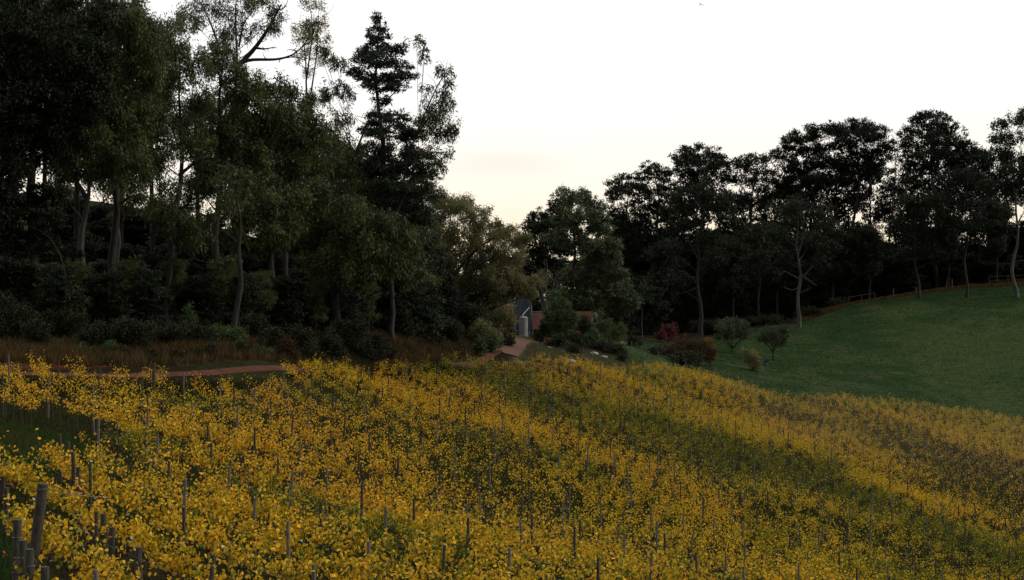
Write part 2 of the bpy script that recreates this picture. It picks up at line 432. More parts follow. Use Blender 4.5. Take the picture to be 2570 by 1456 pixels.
g.add(np.stack([fx, fy, fz], 1), Q)
m, t, Nn = newmat("ground_soil_grass")
o = Nn("ShaderNodeOutputMaterial"); p = Nn("ShaderNodeBsdfPrincipled"); p.inputs["Roughness"].default_value = 0.95
p.inputs["Specular IOR Level"].default_value = 0.0
at = Nn("ShaderNodeAttribute"); at.attribute_name = "soil"
gp = Nn("ShaderNodeNewGeometry")
n = Nn("ShaderNodeTexNoise"); n.inputs["Scale"].default_value = 1.7; n.inputs["Detail"].default_value = 8; n.inputs["Roughness"].default_value = 0.7
t.links.new(gp.outputs["Position"], n.inputs["Vector"])
mr = Nn("ShaderNodeMapRange"); mr.inputs[1].default_value = 0.3; mr.inputs[2].default_value = 0.7; mr.inputs[3].default_value = 0.55; mr.inputs[4].default_value = 1.45
t.links.new(n.outputs[0], mr.inputs[0])
vm = Nn("ShaderNodeVectorMath"); vm.operation = 'SCALE'; t.links.new(at.outputs["Color"], vm.inputs[0]); t.links.new(mr.outputs[0], vm.inputs["Scale"])
t.links.new(vm.outputs[0], p.inputs["Base Color"])
b = Nn("ShaderNodeBump"); b.inputs["Strength"].default_value = 0.8; b.inputs["Distance"].default_value = 0.15
t.links.new(n.outputs[0], b.inputs["Height"]); t.links.new(b.outputs[0], p.inputs["Normal"]); t.links.new(p.outputs[0], o.inputs[0])
M_ground = m
ground = g.obj("ground", M_ground, smooth=True)
ca = ground.data.attributes.new("soil", 'FLOAT_COLOR', 'POINT')
ca.data.foreach_set("color", np.hstack([np.clip(C, 0.004, 1), np.ones((len(C), 1))]).astype(np.float32).ravel())
tag(ground, kind="structure")

# red dirt farm road draped over the ground
def ribbon_mesh(name, line, halfw, lift, mat, step=1.0, wob=0.4):
    pts = []
    for (ax, ay), (bx, by) in zip(line[:-1], line[1:]):
        L = math.hypot(bx - ax, by - ay); k = max(1, int(L / step))
        for i in range(k): pts.append((ax + (bx - ax) * i / k, ay + (by - ay) * i / k))
    pts.append(line[-1]); pts = np.array(pts)
    for _ in range(6): pts[1:-1] = (pts[:-2] + pts[1:-1] * 2 + pts[2:]) / 4
    T = unit(np.gradient(pts, axis=0)); Nm = np.stack([-T[:, 1], T[:, 0]], 1)
    offs = np.linspace(-1, 1, 7); g = Geo(); rows = []
    for i, o_ in enumerate(offs):
        w = halfw * o_ * (1 + wob * fbm(pts[:, 0], pts[:, 1] + 50 * (o_ > 0), 5, 2))
        q = pts + Nm * w[:, None]
        crown = lift - 0.05 * (abs(o_) > 0.9)
        rows.append(np.stack([q[:, 0], q[:, 1], zt(q[:, 0], q[:, 1]) + crown], 1))
    V = np.stack(rows, 1); k = len(pts); idx = np.arange(k * 7).reshape(k, 7)
    g.add(V.reshape(-1, 3), np.stack([idx[:-1, :-1], idx[:-1, 1:], idx[1:, 1:], idx[1:, :-1]], -1).reshape(-1, 4))
    return tag(g.obj(name, mat, smooth=True), kind="structure")
M_dirt = solid("red_dirt", (0.095, 0.036, 0.018), (0.055, 0.022, 0.013), 0.9, 0.95, 0.6, spec=0.1, dist=0.08)
ribbon_mesh("dirt_road", ROADC, 0.5, 0.07, M_dirt)
M_dirt2 = solid("pale_dirt", (0.13, 0.08, 0.052), (0.085, 0.04, 0.026), 0.7, 0.95, 0.6, spec=0.1, dist=0.08)
ribbon_mesh("turning_area", [W(1262, 172), W(1285, 182), W(1305, 194), W(1325, 207)], 2.6, 0.11, M_dirt2)

# ------------------------------------------------------------------ leaf shapes
_la = np.radians([-90, -62, -38, -15, 8, 35, 62, 90, 118, 145, 172, 195, 218, 242])
_lr = np.array([0.22, 0.50, 0.42, 0.54, 0.36, 0.58, 0.42, 0.62, 0.42, 0.58, 0.36, 0.54, 0.42, 0.50])
LEAF2D = np.stack([np.cos(_la) * _lr, np.sin(_la) * _lr + 0.25], 1)
LEAF2D = np.vstack([[0, 0.12], LEAF2D])
LEAFZ = -0.55 * (LEAF2D[:, 0] ** 2) - 0.25 * (LEAF2D[:, 1] - 0.2) ** 2
LEAFT = np.array([(0, i + 1, (i + 1) % 14 + 1) for i in range(14)])
def lobed(g, Cn, S, U, size, tone, mat=0, extra=None):
    """Cn centre, S side dir, U tip dir (unit), size"""
    Nn_ = np.cross(S, U)
    V = Cn[:, None, :] + size[:, None, None] * (LEAF2D[None, :, :1] * S[:, None, :] + LEAF2D[None, :, 1:] * U[:, None, :] + LEAFZ[None, :, None] * Nn_[:, None, :])
    k = len(LEAF2D)
    T = (LEAFT[None] + (np.arange(len(Cn)) * k)[:, None, None]).reshape(-1, 3)
    g.add(V.reshape(-1, 3), T, mat, tone=np.repeat(tone, k))
def quads(g, Cn, S, U, size, tone, mat=0, **ex):
    V = np.stack([Cn - U * size[:, None] * 0.25, Cn + S * size[:, None] * 0.52 + U * size[:, None] * 0.2,
                  Cn + U * size[:, None] * 0.72, Cn - S * size[:, None] * 0.52 + U * size[:, None] * 0.2], 1)
    Q = np.arange(len(Cn) * 4).reshape(-1, 4)
    g.add(V.reshape(-1, 3), Q, mat, tone=np.repeat(tone, 4), **{k: np.repeat(v, 4) for k, v in ex.items()})

def vine_template(seed):
    r = np.random.default_rng(seed)
    Cs, tones, canes = [], [], []
    ncl = r.integers(2, 5); cxs = np.sort(r.uniform(-0.62, 0.62, ncl))
    nsh = r.integers(11, 15)
    for i in range(nsh):
        x = cxs[i % ncl] + r.normal(0, 0.10)
        side = r.choice([-1, 1]); h = r.uniform(0.30, 1.05); out_ = r.uniform(0.03, 0.52) * side
        lean = r.normal(0, 0.30); droop = r.uniform(0.2, 1.1) if r.random() < 0.6 else 0
        tt = np.linspace(0, 1, 9)
        px_ = x + lean * tt; py_ = out_ * tt ** 1.2; pz_ = 0.90 + h * (tt * (1 + 0.4 * droop) - droop * tt ** 2.2)
        pts = np.stack([px_, py_, pz_], 1); canes.append(pts)
        nl = r.integers(20, 34)
        s = np.sort(r.random(nl)) ** 0.8
        base = np.stack([np.interp(s, tt, pts[:, k]) for k in range(3)], 1)
        off = r.normal(0, 1, (nl, 3)) * [0.085, 0.095, 0.075]
        Cs.append(base + off); tones.append(np.clip(r.normal(r.uniform(0.2, 0.75), 0.24, nl), 0, 1))
    Cn = np.concatenate(Cs); tone = np.concatenate(tones); n = len(Cn)
    Nrm = unit(r.normal(0, 0.55, (n, 3)) + np.stack([np.zeros(n), np.sign(Cn[:, 1] + r.normal(0, 0.15, n)) * 0.7, np.full(n, 0.55)], 1))
    U = unit(np.cross(Nrm, r.normal(0, 1, (n, 3))) + [0, 0, -0.4]); S = unit(np.cross(U, Nrm))
    size = r.uniform(0.055, 0.118, n)
    perm = r.permutation(n)
    return dict(C=Cn[perm], S=S[perm], U=U[perm], size=size[perm], tone=tone[perm], canes=canes)
TEMPL = [vine_template(100 + i) for i in range(16)]

def vine_trunk(g, seed, mat=0):
    r = np.random.default_rng(seed + 500)
    z = np.linspace(-0.1, 0.88, 6)
    x = np.cumsum(r.normal(0, 0.035, 6)); y = np.cumsum(r.normal(0, 0.025, 6)); x -= x[-1] * 0.7; y -= y[-1]
    tube(g, np.stack([x, y, z], 1), [0.045, 0.035, 0.032, 0.03, 0.036, 0.03], 6, mat)
    for s_ in (-1, 1):
        t_ = np.linspace(0, 1, 6)
        tube(g, np.stack([x[-1] + s_ * 0.72 * t_, y[-1] + r.normal(0, 0.02, 6), 0.86 + 0.05 * np.sin(t_ * 3) + 0.02 * t_], 1), np.linspace(0.024, 0.014, 6), 5, mat)

# ------------------------------------------------------------------ rows of the vineyard
A_ROW = R(32)
U_ROW = np.array([-math.sin(A_ROW), math.cos(A_ROW)]); V_ROW = np.array([math.cos(A_ROW), math.sin(A_ROW)])
SP = 2.25
rows = np.arange(-95, 260) * SP
ss = np.arange(-140, 260, 1.4)
RR, SSg = np.meshgrid(rows, ss, indexing='ij')
rowid = np.repeat(np.arange(len(rows)), len(ss)).reshape(RR.shape)
RRj = RR + 0.9 * (vnoise(SSg, rowid * 0.35, 26) - 0.5) + 0.35 * (vnoise(SSg, rowid * 9.3, 3.0) - 0.5)
vx = (RRj * V_ROW[0] + SSg * U_ROW[0]).ravel(); vy = (RRj * V_ROW[1] + SSg * U_ROW[1]).ravel(); vr = rowid.ravel(); vs_ = SSg.ravel()
ok = inpoly(vx, vy, VINE) & ~inpoly(vx, vy, HEAD) & ~inpoly(vx, vy, CORNER) & ~inpoly(vx, vy, SIDEGRASS)
vx, vy, vr, vs_ = vx[ok], vy[ok], vr[ok], vs_[ok]
vz = zt(vx, vy); dx_, dy_ = toD(vx, vy, vz + 1.3)
ok = (dx_ > -110) & (dx_ < 2690) & (dy_ < 1530)
vx, vy, vz, vr, vs_, dx_, dy_ = [a[ok] for a in (vx, vy, vz, vr, vs_, dx_, dy_)]
NV = len(vx)
# colour of each vine: 0 green .. 0.5 yellow .. 1 brown
def blob(cx, cy, sx, sy): return np.exp(-((dx_ - cx) / sx) ** 2 - ((dy_ - cy) / sy) ** 2)
rc = vx * V_ROW[0] + vy * V_ROW[1]; sc_ = vx * U_ROW[0] + vy * U_ROW[1]
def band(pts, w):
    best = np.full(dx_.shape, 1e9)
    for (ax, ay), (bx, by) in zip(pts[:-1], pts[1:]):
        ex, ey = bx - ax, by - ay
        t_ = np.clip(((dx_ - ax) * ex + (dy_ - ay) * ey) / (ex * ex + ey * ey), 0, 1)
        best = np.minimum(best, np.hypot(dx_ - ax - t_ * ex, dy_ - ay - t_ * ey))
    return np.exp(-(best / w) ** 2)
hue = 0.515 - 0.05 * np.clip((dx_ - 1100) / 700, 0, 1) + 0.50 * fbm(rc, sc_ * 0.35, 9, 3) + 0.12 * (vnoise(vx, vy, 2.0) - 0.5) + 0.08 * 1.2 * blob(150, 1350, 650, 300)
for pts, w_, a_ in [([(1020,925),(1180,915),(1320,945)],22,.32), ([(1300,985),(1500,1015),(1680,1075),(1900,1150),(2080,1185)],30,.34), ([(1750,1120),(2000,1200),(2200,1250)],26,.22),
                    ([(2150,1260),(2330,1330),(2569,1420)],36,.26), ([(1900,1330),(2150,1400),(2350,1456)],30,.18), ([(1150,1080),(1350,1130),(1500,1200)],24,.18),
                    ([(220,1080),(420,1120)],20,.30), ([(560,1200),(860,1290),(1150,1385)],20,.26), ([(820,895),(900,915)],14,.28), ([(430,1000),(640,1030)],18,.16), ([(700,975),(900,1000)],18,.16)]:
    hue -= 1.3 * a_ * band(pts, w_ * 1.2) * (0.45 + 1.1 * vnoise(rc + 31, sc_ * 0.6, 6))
for pts, w_, a_ in [([(1350,960),(1600,1020),(1800,1075)],14,.05), ([(1650,945),(1900,1040),(2150,1160),(2420,1330),(2569,1400)],22,.02)]:
    hue += a_ * band(pts, w_)
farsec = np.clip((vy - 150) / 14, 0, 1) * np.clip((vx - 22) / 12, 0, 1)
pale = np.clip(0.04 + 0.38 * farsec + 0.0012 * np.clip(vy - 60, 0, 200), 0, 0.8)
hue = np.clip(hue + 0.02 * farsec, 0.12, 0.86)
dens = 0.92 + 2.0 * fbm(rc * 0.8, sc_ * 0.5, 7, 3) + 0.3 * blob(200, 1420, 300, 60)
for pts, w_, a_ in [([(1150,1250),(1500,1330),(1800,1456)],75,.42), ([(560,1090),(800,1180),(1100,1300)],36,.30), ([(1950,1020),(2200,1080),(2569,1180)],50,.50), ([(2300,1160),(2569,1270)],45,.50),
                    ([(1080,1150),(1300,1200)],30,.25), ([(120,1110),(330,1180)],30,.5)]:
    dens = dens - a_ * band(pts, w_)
dens = np.clip(dens, 0.2, 1.25)
gap = np.random.default_rng(5).random(NV) < 0.04
dens[gap] = 0.10
NEAR = 300
order = np.argsort(np.hypot(vx, vy))
near_i, far_i = order[:NEAR], order[NEAR:]
print("vines", NV, "near up to", vy[near_i].max())

# prototypes (foliage at three densities), shared mesh data
FOL = {}
for ti, T in enumerate(TEMPL):
    for lev, fr in (("thin", 0.24), ("mid", 0.45), ("full", 0.74)):
        g = Geo(); n = int(len(T["C"]) * fr)
        lobed(g, T["C"][:n], T["S"][:n], T["U"][:n], T["size"][:n], T["tone"][:n], 0)
        for cpts in T["canes"][: int(len(T["canes"]) * max(fr, 0.6))]:
            tube(g, cpts, np.linspace(0.006, 0.003, len(cpts)), 3, 1, cap=False)
        FOL[ti, lev] = g.mesh("foliage", [M_vine, M_cane])
TRK = []
for i in range(6):
    g = Geo(); vine_trunk(g, i); TRK.append(g.mesh("trunk", [M_vinewood], True))
g = Geo(); lobed(g, np.zeros((1, 3)), np.array([[1., 0, 0]]), np.array([[0, 1., 0]]), np.array([1.0]), np.array([0.5]))
LEAFMESH = g.mesh("leaf", [M_vine_one])
rz_row = math.atan2(U_ROW[1], U_ROW[0])
def hueword(h):
    return "green" if h < 0.36 else "yellow green" if h < 0.47 else "yellow" if h < 0.58 else "golden" if h < 0.68 else "orange gold"
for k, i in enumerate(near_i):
    ti = int((i * 7 + vr[i]) % 16); lev = "thin" if dens[i] < 0.6 else "mid" if dens[i] < 0.98 else "full"
    flip = (i % 2) * math.pi
    root = empty("grapevine", (vx[i], vy[i], vz[i]), rz_row + flip)
    sv = 0.94 + 0.18 * ((i * 37) % 10) / 10; root.scale = (1, 1, sv)
    X_, Y_ = dx_[i], dy_[i]
    wh = ("by the leaning strainer post in the left corner" if X_ < 230 and Y_ > 1150 else "along the lower frame edge, left" if Y_ > 1330 and X_ < 650 else "along the lower frame edge, middle" if Y_ > 1330
          else "beside the grassy headland at the left" if X_ < 330 else "in the left middle rows" if X_ < 700 else "in the middle rows below the dark aisle" if X_ < 1250 else "in the rows right of the middle")
    lv = {"thin": "sparsely", "mid": "moderately", "full": "densely"}[lev]
    tag(root, "%s autumn grapevine, %s leaved, %s" % (hueword(hue[i]), lv, wh), "grapevine", "%s %s leaved grapevines %s" % (hueword(hue[i]), lv, wh))
    a = link(bpy.data.objects.new("trunk", TRK[i % 6]), root)
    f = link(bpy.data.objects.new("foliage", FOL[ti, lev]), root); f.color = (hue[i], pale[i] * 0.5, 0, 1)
    if k < 26 and lev != "thin":                      # the nearest vines: their outermost big leaves are pieces of their own
        r = np.random.default_rng(900 + k); T = TEMPL[ti]
        for q in range(26):
            j = int(r.integers(len(T["C"])))
            o_ = link(bpy.data.objects.new("leaf", LEAFMESH), root)
            S_, U_ = T["S"][j], T["U"][j]; N_ = np.cross(S_, U_)
            c_ = T["C"][j] * [1, 1.08, 1.0] + [0, 0, 0.02]; s_ = T["size"][j] * 1.08
            Mx = Matrix(((S_[0] * s_, U_[0] * s_, N_[0] * s_, c_[0]), (S_[1] * s_, U_[1] * s_, N_[1] * s_, c_[1]), (S_[2] * s_, U_[2] * s_, N_[2] * s_, c_[2]), (0, 0, 0, 1)))
            o_.matrix_local = Mx; o_.color = (hue[i], 0.05, 0, 1)

# the mass of vines beyond: one object
g = Geo()
ca_, sa_ = math.cos(rz_row), math.sin(rz_row)
far_t = (far_i * 7 + vr[far_i]) % 16
fd = np.hypot(vx[far_i], vy[far_i])
rg = np.random.default_rng(77)
for ti, T in enumerate(TEMPL):
    sel = far_i[far_t == ti]; n = len(T["C"])
    if not len(sel): continue
    keepn = dens[sel] * np.where(np.hypot(vx[sel], vy[sel]) > 125, 0.56, 0.56)
    grow = np.where(np.hypot(vx[sel], vy[sel]) > 125, 1.03, 0.98)
    flip = np.where(sel % 2 == 0, 1.0, -1.0)
    Cn = T["C"][None].repeat(len(sel), 0); Cn = Cn * np.stack([flip, flip, 0.92 + 0.2 * rg.random(len(sel))], 1)[:, None, :]
    Cn = Cn + rg.normal(0, 0.03, Cn.shape)
    def rot(A): return np.stack([A[..., 0] * ca_ - A[..., 1] * sa_, A[..., 0] * sa_ + A[..., 1] * ca_, A[..., 2]], -1)
    fl3 = np.stack([flip, flip, np.ones_like(flip)], 1)[:, None, :]
    Cw = rot(Cn) + np.stack([vx[sel], vy[sel], vz[sel]], 1)[:, None, :]
    Sw = rot(T["S"][None] * fl3); Uw = rot(T["U"][None] * fl3)
    mask = (rg.random((len(sel), n)) < keepn[:, None])
    size = T["size"][None] * grow[:, None]; tone = np.clip(T["tone"][None] + rg.normal(0, 0.08, (len(sel), n)), 0, 1)
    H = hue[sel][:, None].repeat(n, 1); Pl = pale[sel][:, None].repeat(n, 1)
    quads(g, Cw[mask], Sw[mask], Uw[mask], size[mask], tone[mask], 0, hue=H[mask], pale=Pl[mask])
# trunks and cordons of the far vines
tv = []
for i in range(4):
    q = Geo(); r = np.random.default_rng(40 + i)
    z = np.linspace(-0.1, 0.9, 4); x = r.normal(0, 0.05, 4); x[-1] = 0
    tube(q, np.stack([x, x * 0.3, z], 1), [0.045, 0.035, 0.03, 0.03], 3, cap=False)
    tube(q, [(-0.7, 0, 0.93), (0, 0, 0.88), (0.7, 0, 0.94)], 0.018, 3, cap=False)
    tv.append((np.concatenate(q.V), np.concatenate([f + 0 for f in q.Fc])))
for i in range(4):
    sel = far_i[(far_i % 4) == i]; sel = sel[vy[sel] < 175]
    V0, F0 = tv[i]; Vw = rot(V0[None].repeat(len(sel), 0)) + np.stack([vx[sel], vy[sel], vz[sel]], 1)[:, None, :]
    Fw = (F0[None] + (np.arange(len(sel)) * len(V0))[:, None, None]).reshape(-1, F0.shape[1])
    g.add(Vw.reshape(-1, 3), Fw, 1)
fv = g.obj("grapevines", [M_vine_far, M_vinewood])
tag(fv, "mass of yellow and green autumn grapevine rows covering the slope beyond the nearest rows", "vineyard", kind="stuff")

# ------------------------------------------------------------------ vineyard posts
def post_mesh(r_, h, seed, lean=0.0, sides=9):
    g = Geo(); q = np.random.default_rng(seed)
    z = np.linspace(-0.35, h, 6); lean = lean + q.normal(0, 0.02)
    tube(g, np.stack([q.normal(0, 0.009, 6) + lean * z, q.normal(0, 0.009, 6), z], 1), r_ * np.array([1.06, 0.98, 1.04, 0.97, 1.0, 0.9]), sides)
    return g
PM = [post_mesh(0.045, 2.0 + 0.08 * i, i).mesh("post", [M_post if i % 2 else M_postpale], False) for i in range(6)]
pr = []
for r_i in np.unique(vr):
    m_ = vr == r_i; lo, hi = vs_[m_].min(), vs_[m_].max()
    off = (r_i * 0.37) % 1.3
    for s_ in np.arange(math.floor(lo / 7.0) * 7.0 + off, hi, 7.0):
        if np.abs(vs_[m_] - s_).min() > 1.6: continue
        rr_ = rows[r_i]; x_, y_ = rr_ * V_ROW + s_ * U_ROW
        pr.append((x_, y_))
pr = np.array(pr)
hand = [(6,1178,50,.075,"rough grey end post at the left edge beside a white tie"),(14,1224,44,.08,"pale post at the left edge just left of the leaning strainer"),
        (42,1304,33,.09,"thick weathered post below the leaning strainer post"),
        (57,1356,31,.085,"dark post second nearest in the left corner row"),(78,1378,30.5,.085,"pale post with leaves at its foot in the left corner"),
        (109,1422,30,.085,"short thick post cut by the lower frame in the left corner"),(152,1089,56,.07,"dark post standing alone beside the grassy headland"),
        (172,1107,53,.07,"pale post second from the grassy headland"),(184,1135,50,.065,"slim post behind leaves, third from the headland"),
        (198,1172,48,.075,"upright post in the tight group left of centre, with wire round it"),(211,1210,46,.075,"pale post lowest of the tight group near the headland"),
        (233,1251,45,.075,"short pale post right of the tight group"),(263,1289,41,.08,"dark post beside a bare vine stub"),
        (279,1323,39,.08,"short post right of the vine stub"),(333,1380,35,.08,"dark post leaning slightly right in the lower left"),
        (354,1373,34,.08,"dark post paired beside the slightly leaning one, lower left"),
        (385,912,88,.09,"tall pale post standing above the vines by the dirt road"),(541,1392,36,.06,"dark post in the foreground leaves near the lower edge")]
hp = []
for px, py, d, r_, lb in hand:
    x_, y_ = W(px, d); z_ = Z(x_, y_); top = -(py - 728) / F * d
    h = min(max(top - z_, 1.3), 2.7)
    g = post_mesh(r_, h, int(px), 0.05 if px == 333 else 0.0, 12)
    for wz in (0.55, 0.85):
        if r_ > 0.074 and h * wz > 0.5:
            tube(g, [(r_ * 1.03 * math.cos(a), r_ * 1.03 * math.sin(a), h * wz) for a in np.linspace(0, 6.28, 13)], 0.006, 4, 1, cap=False)
    o_ = g.obj("vineyard_post", [M_post, M_wire]); o_.location = (x_, y_, z_)
    tag(o_, lb, "post", "posts of the vineyard trellis"); hp.append((x_, y_))
# the leaning strainer post
d = 36; x_, y_ = W(70, d); z_ = Z(x_, y_); root = empty("strainer_post", (x_, y_, z_))
tag(root, "thick round strainer post leaning to the right in the left foreground", "post")
topz = -(1215 - 728) / F * d - z_; topx = (106 - 70) / F * d
g = Geo(); z = np.linspace(-0.1, topz, 7)
tube(g, np.stack([topx * (z / topz) ** 1.1 , z * 0.02, z], 1) if False else np.stack([topx * np.clip(z, 0, 9) / topz, z * 0.02, z], 1), [.125, .122, .12, .118, .12, .117, .115], 14)
g.obj("shaft", M_post, root)
g = Geo(); tube(g, [(topx + 0.11 * math.cos(a), 0.04 + 0.11 * math.sin(a), topz * 0.96) for a in np.linspace(0, 6.28, 15)] + [(topx + 0.11, 0.04, topz * 0.96), (topx + 0.5, 0.3, topz * 0.9), (topx + 1.2, 1.2, topz * 0.83)], 0.008, 4)
g.obj("wire_wrap", M_wire, root)
hp = np.array(hp + [(x_, y_)])
dd = np.hypot(pr[:, 0], pr[:, 1]); keep = (np.hypot(pr[:, None, 0] - hp[None, :, 0], pr[:, None, 1] - hp[None, :, 1]).min(1) > 1.3)
keep &= ~(inpoly(pr[:, 0], pr[:, 1], HEAD) | inpoly(pr[:, 0], pr[:, 1], CORNER))
pr = pr[keep]; dd = dd[keep]; pr = pr[np.argsort(dd)]
pz = zt(pr[:, 0], pr[:, 1])
for i in range(min(280, len(pr))):
    o_ = link(bpy.data.objects.new("vineyard_post", PM[i % 6])); o_.location = (pr[i, 0], pr[i, 1], pz[i])
    o_.rotation_euler = (random.gauss(0, .02), random.gauss(0, .02), random.random() * 6)
    yy = pr[i, 1]
    zone = "low front rows" if yy < 60 else "middle of the slope" if yy < 90 else "upper middle rows" if yy < 115 else "rows towards the crest"
    tone_ = "pale grey" if not (i % 2) else "dark weathered"
    tag(o_, "%s round trellis post standing among yellow vines in the %s" % (tone_, zone), "post", "%s trellis posts in the %s" % (tone_, zone))
g = Geo()
for i in range(280, len(pr)):
    tube(g, [(pr[i, 0], pr[i, 1], pz[i] - .2), (pr[i, 0] + random.gauss(0, .02), pr[i, 1], pz[i] + 2.05)], 0.05, 5)
tag(g.obj("vineyard_posts", M_postpale), "far trellis posts sticking out of the vines towards the crest and right", "posts", kind="stuff")
print("posts", len(pr))

# trellis wires of the nearest rows (fruiting wire and two foliage wires)
for r_i in [r for r in np.unique(vr[near_i])]:
    m_ = (vr == r_i) & (vy < 75); s_ = np.sort(vs_[m_])
    if len(s_) < 5: continue
    segs = np.split(s_, np.where(np.diff(s_) > 3)[0] + 1)
    g = Geo(); ymin = 1e9
    for sg in segs:
        if len(sg) < 4: continue
        a = np.arange(sg[0] - .6, sg[-1] + .7, 2.8)
        if len(a) < 2: continue
        q = rows[r_i] * V_ROW[None] + a[:, None] * U_ROW[None]; zz = zt(q[:, 0], q[:, 1])
        for h in (0.9, 1.3, 1.7):
            tube(g, np.stack([q[:, 0], q[:, 1], zz + h], 1), 0.0035, 3, cap=False)
    if g.n:
        o_ = g.obj("trellis_wires", M_wire)
        tag(o_, "thin grey trellis wires strung along a near row between the posts", "wires", "trellis wires of the near rows")

# ribbons and tags tied to the wires
tapes = [(62,1303,"white plastic tie hanging on the leaning strainer post","w",.34),(380,1155,"white plastic tie on a wire in the left middle vines","w",.3),
 (466,1243,"pair of white tie strips above the lower left vines","w",.28),(206,972,"white tie lying level near the top left vines","w",.5),
 (875,901,"small white tie by the bank above the vine rows","w",.35),(968,909,"small white tie at the top vines near the posts","w",.4),
 (84,1252,"white tie left of the leaning strainer post","w",.2),(196,1326,"white tie low in the left foreground leaves","w",.2),
 (229,1216,"white tie on the tight group of posts","w",.15),(318,1206,"white tie right of the tight post group","w",.16),
 (265,968,"red tag at the top of the left vines","r",.4),(30,1216,"red tag beside the left edge vines","r",.16),
 (10,1386,"red and white tag at the left corner","r",.18),(388,1195,"red tag in the left middle vines","r",.18),
 (330,1350,"white strip in the lower left leaves","w",.2),(557,1372,"white tie above the lower foreground vines","w",.25),
 (756,1357,"white tie in the lower middle vines","w",.22),(880,1340,"small white tie lower middle","w",.2)]
for px, py, lb, kd, L in tapes:
    d = hit(px, py, 1.35)
    if not d: continue
    d -= 0.45; p = P(px, py, d); g = Geo(); a = random.uniform(-.9, .9)
    for sg, aa in ((1, a), (-1, a + 1.9)):
        t_ = np.linspace(0, 1, 6); xx = sg * L * 0.55 * t_ * math.cos(aa); zz = -L * 0.6 * t_ * abs(math.sin(aa)) - 0.1 * L * np.sin(t_ * 3)
        Vt = np.concatenate([np.stack([xx, 0.02 * np.sin(t_ * 5), zz + 0.018], 1), np.stack([xx, 0.02 * np.sin(t_ * 5) + .01, zz - 0.018], 1)])
        g.add(Vt, [(i, i + 1, i + 7, i + 6) for i in range(5)])
    tube(g, [(-.02, 0, .02), (0, -.01, 0), (.02, 0, -.02)], 0.02, 5)
    o_ = g.obj("plastic_tie", M_white if kd == "w" else M_redtag); o_.location = p
    tag(o_, lb, "tie", "plastic ties in the vineyard")

# ------------------------------------------------------------------ trees
KIND = {  # leaf length, width, droop (negative z), puff scale, puff flatten, density K, size jitter
 "gum": (0.32, 0.105, 0.9, 0.24, 1.25, 3.6), "gumgrey": (0.50, 0.24, 0.6, 0.26, 0.9, 3.4), "pine": (0.52, 0.26, -0.5, 0.24, 0.6, 3.4),
 "conifer": (0.30, 0.13, 0.15, 0.24, 0.5, 3.2), "olive": (0.15, 0.07, 0.7, 0.28, 1.0, 1.6), "poplar": (0.17, 0.13, 0.2, 0.22, 1.2, 0.8),
 "bush": (0.21, 0.105, -0.3, 0.22, 0.9, 2.3), "green": (0.30, 0.10, -0.3, 0.22, 1.1, 2.0), "wattle": (0.36, 0.18, 0.3, 0.2, 0.9, 3.2),
 "red": (0.25, 0.15, -0.3, 0.25, 1.0, 1.4), "orange": (0.25, 0.15, -0.3, 0.25, 1.0, 2.0), "rust": (0.20, 0.08, -0.3, 0.24, 0.9, 2.2)}
def crown(g, clumps, kind, rng, scale=1.0, K=None, twigs=None, twig_mat=1, cap=60000):
    L, Wd, droop, pf, flat, K0 = KIND[kind]; L *= scale; Wd *= scale; K = K * 1.5 if K else K0
    tot = 0
    for (c, r3) in clumps:
        rm = (r3[0] + r3[2]) / 2; rp = max(pf * rm + 0.12, 0.25)
        area = math.pi * r3[0] * r3[2]
        npf = max(4, int(2.6 * area / (math.pi * rp * rp * max(flat, .6))))
        dirs = unit(rng.normal(0, 1, (npf, 3))); dirs[:, 2] = dirs[:, 2] * 0.9 + 0.12
        rad = rng.uniform(0.35, 1.0, npf) ** 0.7 * (1 + 0.12 * rng.normal(0, 1, npf))
        pc = c + dirs * rad[:, None] * np.array(r3)
        psz = rp * rng.uniform(0.6, 1.35, npf)
        nl = np.maximum(6, (K * area / npf / (0.33 * L * Wd) * (psz / rp) ** 2).astype(int))
        tid = np.repeat(np.arange(npf), nl); n = len(tid); tot += n
        off = rng.normal(0, 0.5, (n, 3)); off[:, 2] *= flat
        if droop > 0.5: off[:, 2] -= np.abs(rng.normal(0, 0.25, n)) * flat
        Cn = pc[tid] + off * psz[tid][:, None]
        outw = unit(Cn - c)
        D = unit(outw * 0.5 + rng.normal(0, 0.65, (n, 3)) + [0, 0, -droop * 1.1])
        S = unit(np.cross(D, rng.normal(0, 1, (n, 3)) + [0, 0, 0.5]))
        l = L * rng.uniform(0.6, 1.25, n); w = Wd * rng.uniform(0.6, 1.2, n)
        ptone = rng.normal(0, 0.13, npf)
        tone = np.clip(rng.normal(0.45, 0.16, n) + ptone[tid], 0, 1)
        V = np.stack([Cn - S * w[:, None] / 2, Cn + S * w[:, None] / 2, Cn + D * l[:, None]], 1).reshape(-1, 3)
        g.add(V, np.arange(n * 3).reshape(-1, 3), 0, tone=np.repeat(tone, 3))
        if twigs is not None:
            for q in pc[: min(npf, 14)]:
                mid = (c + q) / 2 + rng.normal(0, 0.1 * rm, 3)
                tube(twigs, [c, mid, q], [0.03 * scale + 0.004 * rm, 0.02 * scale, 0.008], 3, 0, cap=False)
    return tot
TOTAL = 0
def smooth_path(pts, n=8):
    pts = np.array(pts, dtype=float); k = len(pts); t_ = np.linspace(0, 1, k); tt = np.linspace(0, 1, n)
    q = np.stack([np.interp(tt, t_, pts[:, i]) for i in range(3)], 1)
    for _ in range(2): q[1:-1] = (q[:-2] + 2 * q[1:-1] + q[2:]) / 4
    return q
